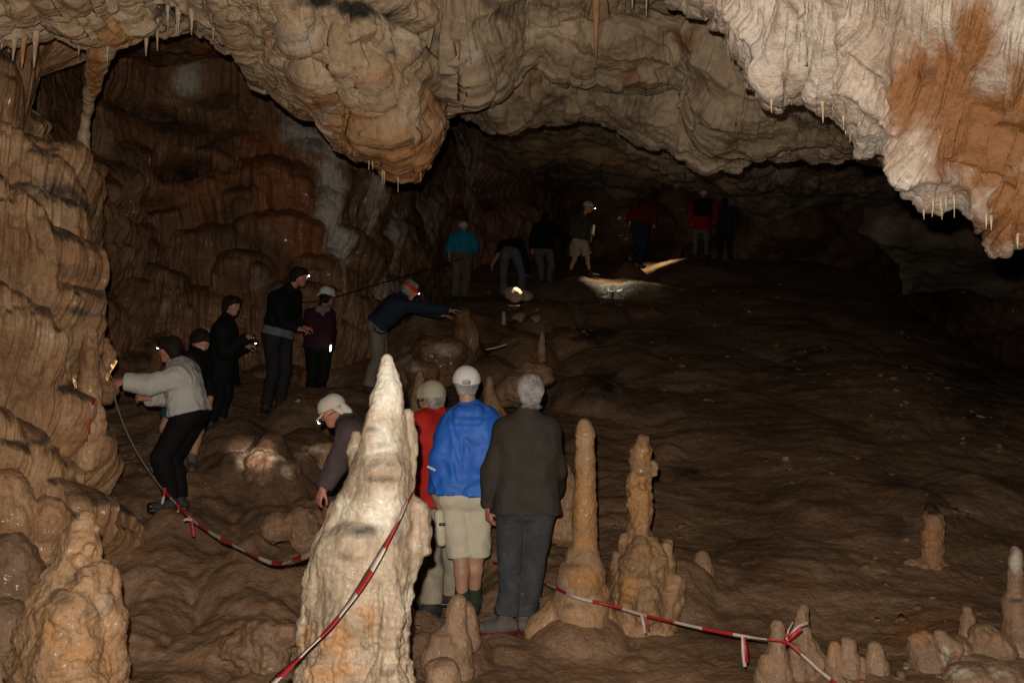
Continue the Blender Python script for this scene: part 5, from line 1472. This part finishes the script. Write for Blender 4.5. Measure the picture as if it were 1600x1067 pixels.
def spot(pos, target, power, color, angle, blend):
    l = bpy.data.lights.new('headlamp_beam', 'SPOT')
    l.energy = power; l.color = color; l.spot_size = math.radians(angle); l.spot_blend = blend; l.shadow_soft_size = .015
    o = bpy.data.objects.new('headlamp_beam', l)
    o.location = [float(x) for x in pos]
    o.rotation_euler = Vector([float(x) for x in (np.asarray(target) - np.asarray(pos))]).to_track_quat('-Z', 'Y').to_euler()
    COL.objects.link(o)

AWAY = (0, 1, 0)
def build_people():
    G = 'cave visitors'
    # 1 grey-haired man, seen from behind
    p = Person(6.5, dict(head=(828, 611), shL=(789, 671), shR=(857, 670), elL=(768, 736, -.02), wrL=(765, 790, .02), elR=(868, 735, .03), wrR=(868, 770, .3), hpL=(800, 793), hpR=(843, 793), knL=(796, 890, .02), knR=(833, 888, .04),
                         anL=(790, 966, 0), anR=(819, 962, .08), toL=(752, 980, -.03), toR=(822, 966, .22)), 'grey-haired man in a dark brown jacket and slate trousers, seen from behind', H=1.80, face=(-.12, 1, .05), near=2, group=G)
    p.body([('L', (-.05, .1, -1), (-.8, -.5, 0), .75), ('R', (0, .8, -.5), (1, 0, .2), .5)], 'skin_pink').anchor()
    p.top('brown_soft', .018, hem=-.085, amp=.012, size=.14, slack=.014, flare=.018, k=.05)
    S = SDF(); g = p.g
    S.seg(g(-.055, -.098, -.045), g(-.068, -.10, 0), .018, .018, .01); S.seg(g(-.068, -.10, 0), g(-.055, -.098, .045), .018, .018, .01)
    S.seg(g(-.055, -.098, .045), g(0, -.105, .07), .018, .016, .01); S.seg(g(-.055, -.098, -.045), g(0, -.105, -.07), .018, .016, .01)
    skin_obj('collar', S, .006, M['dim_grey'], p.root)
    p.trousers('slate', .020, 1.92, cuff=.080, amp=.006); p.shoes('boot', 'darkred'); p.hair('grey_hair', lift=.004)
    # 2 man in blue
    p = Person(6.95, dict(head=(729, 600), shL=(711, 656), shR=(758, 654), elL=(692, 714, -.05), wrL=(682, 772, -.02), elR=(784, 705, .12), wrR=(780, 745, .40), hpL=(708, 776), hpR=(748, 776), knL=(720, 868, .02), knR=(744, 866, .06),
                         anL=(722, 945, 0), anR=(741, 938, .12), toL=(716, 952, .24), toR=(744, 944, .34)), 'man in a shiny blue rain jacket, white cap and khaki shorts', H=1.80, face=(-.05, 1, .08), near=2, group=G)
    p.body([('L', (.05, .15, -1), (-.8, -.5, 0), .65), ('R', (0, .8, -.5), (1, 0, .2), .5)], 'skin_leg').anchor()
    jk = p.top('blue_nylon', .030, hem=-.03, amp=.016, size=.10, hood=True, slack=.018, flare=.02, k=.05)
    S = SDF(); S.seg(P(669, 729, 6.76), P(679, 734, 6.73), .010, .010, 0); skin_obj('reflective_strip', S, .004, M['reflect'], jk)
    st = p.trousers('khaki', .022, 1.0, name='shorts', cuff=.098, amp=.006, thigh=-.012)
    S = SDF(); S.seg(P(686, 803, 6.86), P(690, 846, 6.87), .034, .036, .01); pk = skin_obj('cargo_pocket', S, .006, M['khaki'], st, .002, .05)
    S = SDF(); S.seg(P(688, 819, 6.80), P(694, 819, 6.80), .011, .011, 0); lb = skin_obj('label', S, .003, M['label_dark'], pk)
    S = SDF(); S.seg(P(689.5, 819, 6.787), P(692.5, 819, 6.787), .004, .004, 0); skin_obj('print', S, .0015, M['label_gold'], lb)
    for q in 'LR':
        an, kn = p.J['an' + q], p.J['kn' + q]
        S = SDF(); S.seg(lp(an, kn, .14), lp(an, kn, .34), .047, .049, .01); skin_obj('sock', S, .007, M['sock'], p.root, .002, .03)
        S = SDF(); S.seg(lp(an, kn, -.02), lp(an, kn, .24), .058, .052, .01); skin_obj('gaiter', S, .007, M['gaiter'], p.root, .004, .05)
    p.shoes('boot_dark')
    p.hair('grey_hair', lift=.002); p.cap('white_cap', gap=True)
    # 3 man in red
    p = Person(7.45, dict(head=(674, 625), shL=(660, 662, -.12), shR=(700, 660, .18), elL=(656, 722, -.16), wrL=(660, 775, -.1), elR=(706, 720, .25), wrR=(702, 770, .3), hpL=(672, 785, -.08), hpR=(702, 785, .08), knL=(672, 870, -.05), knR=(708, 866, .1),
                         anL=(674, 942, -.05), anR=(706, 926, .15), toL=(655, 950, -.08), toR=(690, 932, .15)), 'man in a red jacket, tan hat and sand trousers behind the pale stalagmite', H=1.78, face=(-.75, .65, -.15), near=2, group=G)
    p.body([('L', (0, 0, -1), (-.5, -.8, 0), .6), ('R', (0, .2, -1), (1, 0, 0), .5)]).anchor()
    jk = p.top('red', .036, hem=-.08, amp=.007, flare=.02)
    S = SDF(); S.seg(P(646, 690, 7.17), P(650, 672, 7.2), .035, .04, .01); skin_obj('shoulder_panel', S, .008, M['darkred'], jk)
    p.trousers('sand', .026, 2.0, cuff=.088, amp=.007); p.shoes('boot_dark', part='shoe'); p.hair('grey_hair', lift=.002)
    p.cap('tan_hat', lift=.018, visor=False, name='hat', top=.012); p.headlamp(z=.0, f=.122, lit='plastic')
    # 4 stooping man in legionnaire cap
    p = Person(6.45, dict(head=(521, 641), shL=(545, 672, -.16), shR=(560, 668, .18), elL=(526, 724, -.22), wrL=(506, 762, -.24), elR=(560, 730, .25), wrR=(556, 770, .3), hpL=(592, 775, -.09), hpR=(600, 770, .09), knL=(572, 865, -.05), knR=(585, 862, .12),
                         anL=(585, 945, 0), anR=(600, 935, .15), toL=(560, 955, 0), toR=(575, 945, .15)), 'stooping man in a plum top and cream legionnaire cap left of the pale stalagmite', H=1.42, face=(-.85, -.1, -.5), up=(-.35, 0, 1), near=2, group=G)
    p.body([('L', (-.45, -.1, -1), (-.6, -.7, .3), .45), ('R', (0, .2, -1), (1, 0, 0), .5)], 'skin_pink').anchor()
    p.top('plum', .030, name='fleece', hem=-.06, amp=.006)
    p.trousers('slate'); p.shoes(); p.hair('grey_hair', lift=.0)
    p.cap('cream_cap', flap=True); p.headlamp(z=-.022, f=.135, lit='warm_glow', target=P(402, 708, 9.0), power=330, color=(1, .84, .72), angle=8.5, blend=.8)
    # 5 woman in pale grey
    p = Person(8.0, dict(head=(266, 545), shL=(278, 588, -.17), shR=(290, 578, .17), elL=(236, 601, -.25), wrL=(194, 597, -.3), elR=(262, 618, .12), wrR=(232, 621, -.05), hpL=(289, 652, -.10), hpR=(303, 652, .10), knL=(250, 715, -.14), knR=(268, 716, .14),
                         anL=(268, 782, -.1), anR=(282, 780, .12), toL=(240, 790, -.16), toR=(258, 786, .1)), 'crouching woman in a pale grey hooded jacket and black trousers gripping the rope', H=1.52, face=(-.95, .1, -.2), up=(-.15, 0, 1), near=2, group=G)
    p.body([('L', (-1, -.1, .0), (0, -.6, .8), .9), ('R', (-1, -.2, .05), (.1, -.9, .4), .8)], 'skin_pink').anchor()
    p.top('pale_grey', .042, hem=-.02, amp=.010, hood=True, slack=.016)
    p.trousers('black', .030, 1.95, cuff=.072); p.shoes('boot_dark'); p.hair('dark_hair', long=.02, lift=.012); p.headlamp(z=.042, f=.102, lit='lamp', target=P(168, 580, RIBD + .4), power=40, color=(1, .82, .40), angle=18, blend=1.0)
    p.band('plastic', .012, .098, .008, 'glasses')
    # 6 bare-legged person behind her
    p = Person(9.0, dict(head=(313, 534), shL=(300, 562, -.16), shR=(318, 560, .16), elL=(290, 600, -.2), wrL=(280, 625, -.25), elR=(322, 600, .2), wrR=(328, 622, .1), hpL=(278, 616, -.09), hpR=(300, 616, .09), knL=(259, 668, -.1), knR=(309, 672, .1),
                         anL=(262, 722, -.1), anR=(300, 720, .1), toL=(248, 730, -.2), toR=(300, 734, -.12)), 'bare-legged person in teal shorts and dark top behind the crouching woman', H=1.68, face=(.5, -.6, -.5), near=1, group=G)
    p.body([('L', (-.3, -.2, -1), (-1, 0, 0), .5), ('R', (.2, -.3, -1), (1, 0, 0), .5)], 'skin_leg').anchor()
    p.top('black', .02, name='top', hem=-.03); p.trousers('teal', .022, .72, name='shorts', cuff=.10); p.shoes('boot'); p.hair('dark_hair', long=.03, lift=.010)
    # 7 woman in black with torch
    p = Person(10.5, dict(head=(362, 477), shL=(345, 514, -.17), shR=(356, 510, .17), elL=(352, 550, -.2), wrL=(387, 527, -.2), elR=(366, 548, .2), wrR=(384, 540, .15), hpL=(341, 580, -.09), hpR=(352, 580, .09), knL=(342, 620, -.08), knR=(354, 618, .1),
                         anL=(330, 662, -.1), anR=(346, 654, .1), toL=(348, 668, -.12), toR=(364, 660, .1)), 'woman in a long black coat holding a small torch', H=1.52, face=(.9, -.25, -.3), up=(.15, 0, 1), near=1, group=G)
    p.body([('L', (1, -.1, .0), (0, -.4, 1), .9), ('R', (1, 0, 0), (0, -.4, 1), .6)]).anchor()
    p.top('black', .034, name='coat', hem=-.20, flare=.05); p.trousers('black'); p.shoes(); p.hair('dark_hair', long=.03, lift=.010)
    a, b = p.J['wrL'] + np.array([.07, -.01, .02]), P(399, 534, 10.28)
    S = SDF(); S.seg(a, b, .016, .016, 0); S.seg(lp(a, b, .75), b, .022, .024, .01); v, f = S.mesh(.006)
    t = empty('torch', a); tag(t, 'small black torch held by the woman in the long black coat', 'torch')
    mesh_from('torch_body', v, f, M['plastic'], t)
    S = SDF(); S.ball(b + (b - a) * .12, .017, 0); v, f = S.mesh(.005); mesh_from('lens', v, f, M['lamp'], t)
    # 8 tall man
    p = Person(11.5, dict(head=(467, 432), shL=(430, 466, -.12), shR=(460, 462, .16), elL=(444, 505, -.22), wrL=(466, 514, -.2), elR=(462, 500, .2), wrR=(474, 512, .15), hpL=(424, 528, -.08), hpR=(442, 528, .09), knL=(428, 582, -.08), knR=(446, 580, .1),
                         anL=(416, 632, -.1), anR=(438, 628, .12), toL=(430, 640, -.16), toR=(456, 636, .05)), 'tall man in a black jacket over a grey shirt with a headlamp on dark hair', H=1.66, face=(.92, .1, -.25), up=(.1, 0, 1), near=1, group=G)
    p.body([('L', (1, 0, -.15), (0, -.5, 1), .8), ('R', (1, 0, -.1), (0, -.5, 1), .7)], 'skin_pink').anchor()
    p.top('dim_grey', .020, name='shirt', hem=-.03, sleeve=.1); p.top('black', .032, hem=.07, hood=False, slack=.014); p.trousers('charcoal', .022, 2.0, cuff=.075); p.shoes('boot_dark'); p.hair('dark_hair', lift=.010); p.headlamp(z=.045, f=.10)
    S = SDF(); b = p.J['N'] - p.f * .03 + np.array([0, 0, .03]); S.seg(b - p.r * .07, b + p.r * .06, .032, .03, .01); skin_obj('collar', S, .008, M['dim_grey'], p.root)
    # 9 woman with white hat
    p = Person(13.0, dict(head=(511, 463), shL=(484, 492, -.02), shR=(514, 491, .12), elL=(482, 522, -.04), wrL=(492, 538, .1), elR=(518, 520, .14), wrR=(517, 540, .1), hpL=(488, 546), hpR=(508, 546, .08), knL=(488, 588, 0), knR=(505, 588, .08),
                         anL=(486, 625, 0), anR=(500, 625, .1), toL=(492, 628, .1), toR=(512, 628, .15)), 'woman in a maroon fleece and white brimmed hat with a red band', H=1.62, face=(.6, .75, -.1), near=1, group=G)
    p.body([('R', (0, -.1, -1), (1, -.3, 0), .5), ('L', (.3, .3, -1), (-1, 0, 0), .5)]).anchor()
    p.top('maroon', .026, name='fleece', hem=-.04, hood=False); p.trousers('black', .02, 2.0, cuff=.07); p.shoes(); p.hair('dark_hair', long=.02)
    S = SDF(); b = p.J['N'] - p.f * .08; S.seg(b - p.r * .06 + [0, 0, .03], b + p.r * .06 + [0, 0, .03], .05, .05, .03); S.seg(b + [0, 0, .02], b - p.sp * .11, .05, .02, .03); skin_obj('hood', S, .009, M['mauve'], p.root, .004, .05)
    p.cap('white_cap', visor=False, name='hat', lift=.018, top=.012); p.brim('white_cap', .158); p.band('scarf_red', .034, .104, .009, 'hat_band', p.cap_o)
    S = SDF(); S.seg(P(517, 540, 12.85), P(516, 548, 12.85), .011, .011, 0); skin_obj('reflective_strip', S, .006, M['warm_glow'], p.root)  # no lamp: emission paints in the strip's bright flash return
    # 10 leaning man
    p = Person(12.5, dict(head=(640, 452), shL=(618, 470, .16), shR=(628, 478, -.16), elL=(655, 482, .22), wrL=(690, 492, .25), elR=(664, 481, -.1), wrR=(700, 485, .0), hpL=(592, 512, .10), hpR=(590, 512, -.10), knL=(598, 562, .1), knR=(590, 562, -.1),
                         anL=(590, 606, .1), anR=(576, 604, -.1), toL=(605, 612, .1), toR=(592, 612, -.1)), 'man in a navy sweater and red headband leaning forward with an outstretched arm', H=1.80, face=(.75, .5, -.5), up=(.55, .1, .9), near=1, group=G)
    p.body([('R', (1, .05, .05), (0, -.2, 1), .25), ('L', (1, 0, -.1), (0, -.2, 1), .4)]).anchor()
    p.top('navy', .026, name='sweater', hem=-.03); p.trousers('taupe', .022, 2.0, cuff=.08); p.shoes(); p.hair('grey_hair', lift=.004); p.band('scarf_red', .022, .092, .026, 'headband'); p.headlamp(z=.03, f=.12, lit='lamp', target=P(690, 552, 11.8), power=200, color=(1, .84, .36), angle=26)
    S = SDF(); q = [P(584, 506, 12.3), P(586, 517, 12.28), P(596, 522, 12.27), P(606, 517, 12.3)]
    for a, b in zip(q[:-1], q[1:]): S.seg(a, b, .012, .012, .01)
    skin_obj('strap', S, .007, M['plastic'], p.root)
    # 11 turquoise
    p = Person(19.5, dict(head=(724, 356), shL=(708, 371), shR=(737, 371), elL=(702, 388, -.05), wrL=(702, 402, -.05), elR=(742, 385), wrR=(742, 396, .1), hpL=(714, 398), hpR=(730, 398), knL=(713, 434), knR=(729, 434, .05), anL=(711, 463), anR=(724, 463, .1), toL=(709, 467, .2), toR=(728, 466, .25)),
               'walker in a turquoise jacket and pale helmet beside the rust wall', H=1.72, face=(.05, 1, 0), near=0, group=G)
    p.body([('L', (0, 0, -1), (-1, 0, 0), .5)]).anchor(.4); p.top('turquoise', .035, hem=-.02, amp=.005, flare=.02, slack=.02); p.trousers('brown_tr', .04, 2.0, cuff=.10); p.shoes(); p.cap('helmet', visor=False, name='helmet', lift=.02)
    # 12 stooping
    p = Person(19.0, dict(head=(812, 392, .45), shL=(786, 382, .1), shR=(812, 378, .3), elL=(777, 400, .05), wrL=(769, 414, .05), elR=(820, 402, .3), wrR=(824, 430, .3), hpL=(789, 398, -.05), hpR=(806, 396, .02), knL=(787, 430), knR=(816, 430, .05), anL=(786, 460), anR=(817, 464, .05), toL=(780, 464, .1), toR=(824, 468, .1)),
               'stooping person in black top and grey trousers with one hand hanging low', H=1.72, face=(.2, .8, -.6), near=0, group=G)
    p.body([('L', (-.2, 0, -1), (-1, 0, 0), .5)], 'skin_pink').anchor(.4); p.top('black', .03, hem=-.02, amp=.005); p.trousers('grey_tr', .022, 2.0, cuff=.075); p.shoes(); p.hair('dark_hair')
    spot(P(818, 420, 18.3), P(808, 459, 18.35), 40, (1, .88, .6), 30, .7)
    # 13 arm out
    p = Person(20.5, dict(head=(852, 341), shL=(838, 355), shR=(862, 354), elL=(832, 374), wrL=(832, 396), elR=(878, 366, -.05), wrR=(892, 378, -.05), hpL=(840, 392), hpR=(857, 392), knL=(846, 418), knR=(862, 416), anL=(846, 438), anR=(858, 440, .1), toL=(852, 442, .1), toR=(866, 443, .1)),
               'person in a black top reaching an arm towards the walker in shorts', H=1.70, face=(.4, .9, 0), near=0, group=G)
    p.body([('R', (.6, 0, -.8), (0, 0, 1), .4)], 'skin_pink').anchor(.4); p.top('black', .035, hem=-.02, amp=.005); p.trousers('grey_tr', .022, 2.0); p.shoes(); p.hair('dark_hair')
    # 14 helmet with lamp
    p = Person(21.0, dict(head=(919, 324), shL=(897, 342, .05), shR=(914, 341, .15), elL=(893, 360), wrL=(896, 376), elR=(924, 356, .1), wrR=(924, 370), hpL=(898, 380), hpR=(910, 380, .1), knL=(898, 404), knR=(918, 402, .1), anL=(890, 424), anR=(922, 426, .1), toL=(892, 428, .1), toR=(934, 430, .1)),
               'walker in a white helmet with a lit headlamp, olive jacket and pale shorts', H=1.74, face=(.95, .25, -.25), near=0, group=G)
    p.body([('R', (0, 0, -1), (1, 0, 0), .5)], 'skin_leg').anchor(.4); p.top('olive', .035, hem=-.0, amp=.005); p.trousers('sand', .035, .85, name='shorts', cuff=.12); p.shoes(); p.cap('helmet', visor=True, name='helmet', lift=.022)
    p.headlamp(z=.03, f=.15, lit='lamp', target=P(965, 431, 20.6), power=200, color=(1, .88, .6), angle=60, blend=1.0, strap=False)
    # 15 red top, denim
    p = Person(22.0, dict(head=(1003, 317), shL=(990, 328), shR=(1018, 327), elL=(984, 342), wrL=(985, 354), elR=(1022, 342), wrR=(1022, 354), hpL=(992, 354), hpR=(1008, 354), knL=(998, 384), knR=(1006, 386), anL=(985, 402, -.1), anR=(1000, 414), toL=(980, 408, .05), toR=(1006, 416, .1)),
               'walker in a dark red top and dark blue trousers lifting one heel', H=1.72, face=(.1, 1, -.2), near=0, group=G)
    p.body([]).anchor(.4); p.top('darkred', .035, hem=.03, amp=.005); p.trousers('denim', .03, 2.0); p.shoes('boot'); p.hair('dark_hair')
    spot(P(1024, 350, 22.25), P(1026, 409, 22.9), 110, (1, .88, .5), 76, 1.0)
    # 16 red jacket, its upper half darkened by an added block
    p = Person(23.5, dict(head=(1099, 305), shL=(1082, 318), shR=(1114, 318), elL=(1078, 335), wrL=(1080, 350), elR=(1118, 335), wrR=(1116, 350), hpL=(1088, 360), hpR=(1104, 360), knL=(1087, 382), knR=(1104, 382), anL=(1085, 400), anR=(1104, 399), toL=(1083, 402, .1), toR=(1107, 401, .1)),
               'farthest walker in a bright red jacket under a dark backpack', H=1.72, face=(0, 1, 0), near=0, group=G)
    p.body([]).anchor(.4); p.top('bright_red', .04, hem=-.07, amp=.005); p.trousers('grey_tr', .01, 2.0, cuff=.055); p.shoes(); p.cap('helmet', visor=False, name='helmet', lift=.012)
    S = SDF(); b = P(1098, 322, 23.3); S.seg(b + [-.12, 0, .05], b + [.12, 0, .05], .13, .13, .05); S.seg(b + [-.12, 0, -.12], b + [.12, 0, -.12], .13, .13, .05)  # added dark block stands in for the jacket's poorly lit upper half
    v, f = S.mesh(.015); t = mesh_from('back_shade', v, f, M['black']); rehome(t, b); tag(t, 'added dark block shading the upper back of the farthest walker in red', 'back_shade')
    # 17 dark blue
    p = Person(23.9, dict(head=(1132, 316), shL=(1120, 329), shR=(1146, 329), elL=(1116, 345), wrL=(1118, 358), elR=(1148, 345), wrR=(1147, 358), hpL=(1125, 362), hpR=(1140, 362), knL=(1125, 382), knR=(1140, 382), anL=(1124, 400), anR=(1140, 399), toL=(1122, 402, .1), toR=(1143, 401, .1)),
               'dim figure in dark blue beside the farthest walker in red', H=1.66, face=(.1, 1, 0), near=0, group=G)
    p.body([]).anchor(.4); p.top('denim', .035, hem=-.05, amp=.005); p.trousers('charcoal', .02, 2.0); p.shoes(); p.hair('dark_hair')
FLASH = 900.0
LEFT = build_left()
RIBD = float(np.median([on_rock(LEFT, px, py, 0, 7.75)[1] for px, py in ((140, 540), (142, 580), (142, 620), (138, 660))])) + .02
build_alcove(); build_back(); build_hang(); build_drape(); build_ceiling()
build_people()
build_stalagmites(); build_stalactites(); build_tapes()
build_floor(); build_rubble()
# ------------------------------------------------------------------ camera, light, world
cam = bpy.data.cameras.new('camera')
cam.sensor_width = 36; cam.lens = 36 * FPX / 1600.0
cam.clip_end = 200; cam.clip_start = .05
co = bpy.data.objects.new('camera', cam)
co.location = CAM; co.rotation_euler = (math.pi / 2 + PITCH, 0, 0)
COL.objects.link(co)
scene.camera = co

w = bpy.data.worlds.new('World'); scene.world = w; w.use_nodes = True
w.node_tree.nodes['Background'].inputs['Color'].default_value = (.6, .7, 1, 1)
w.node_tree.nodes['Background'].inputs['Strength'].default_value = 0.0

# the camera's flash, a hand's width above the lens: the only lamp besides the visitors' own
fl = bpy.data.lights.new('flash', 'POINT')
fl.energy = FLASH; fl.shadow_soft_size = .018; fl.color = (1.0, .91, .79)
fo = bpy.data.objects.new('flash', fl); fo.location = (-.05, .02, 1.65 + .13)
COL.objects.link(fo)

scene.view_settings.view_transform = 'Standard'
scene.view_settings.look = 'None'
scene.view_settings.exposure = 0
scene.view_settings.gamma = 1
scene.render.engine = 'CYCLES'
scene.cycles.use_denoising = True
scene.cycles.max_bounces = 4
scene.cycles.diffuse_bounces = 1
scene.cycles.sample_clamp_indirect = 3
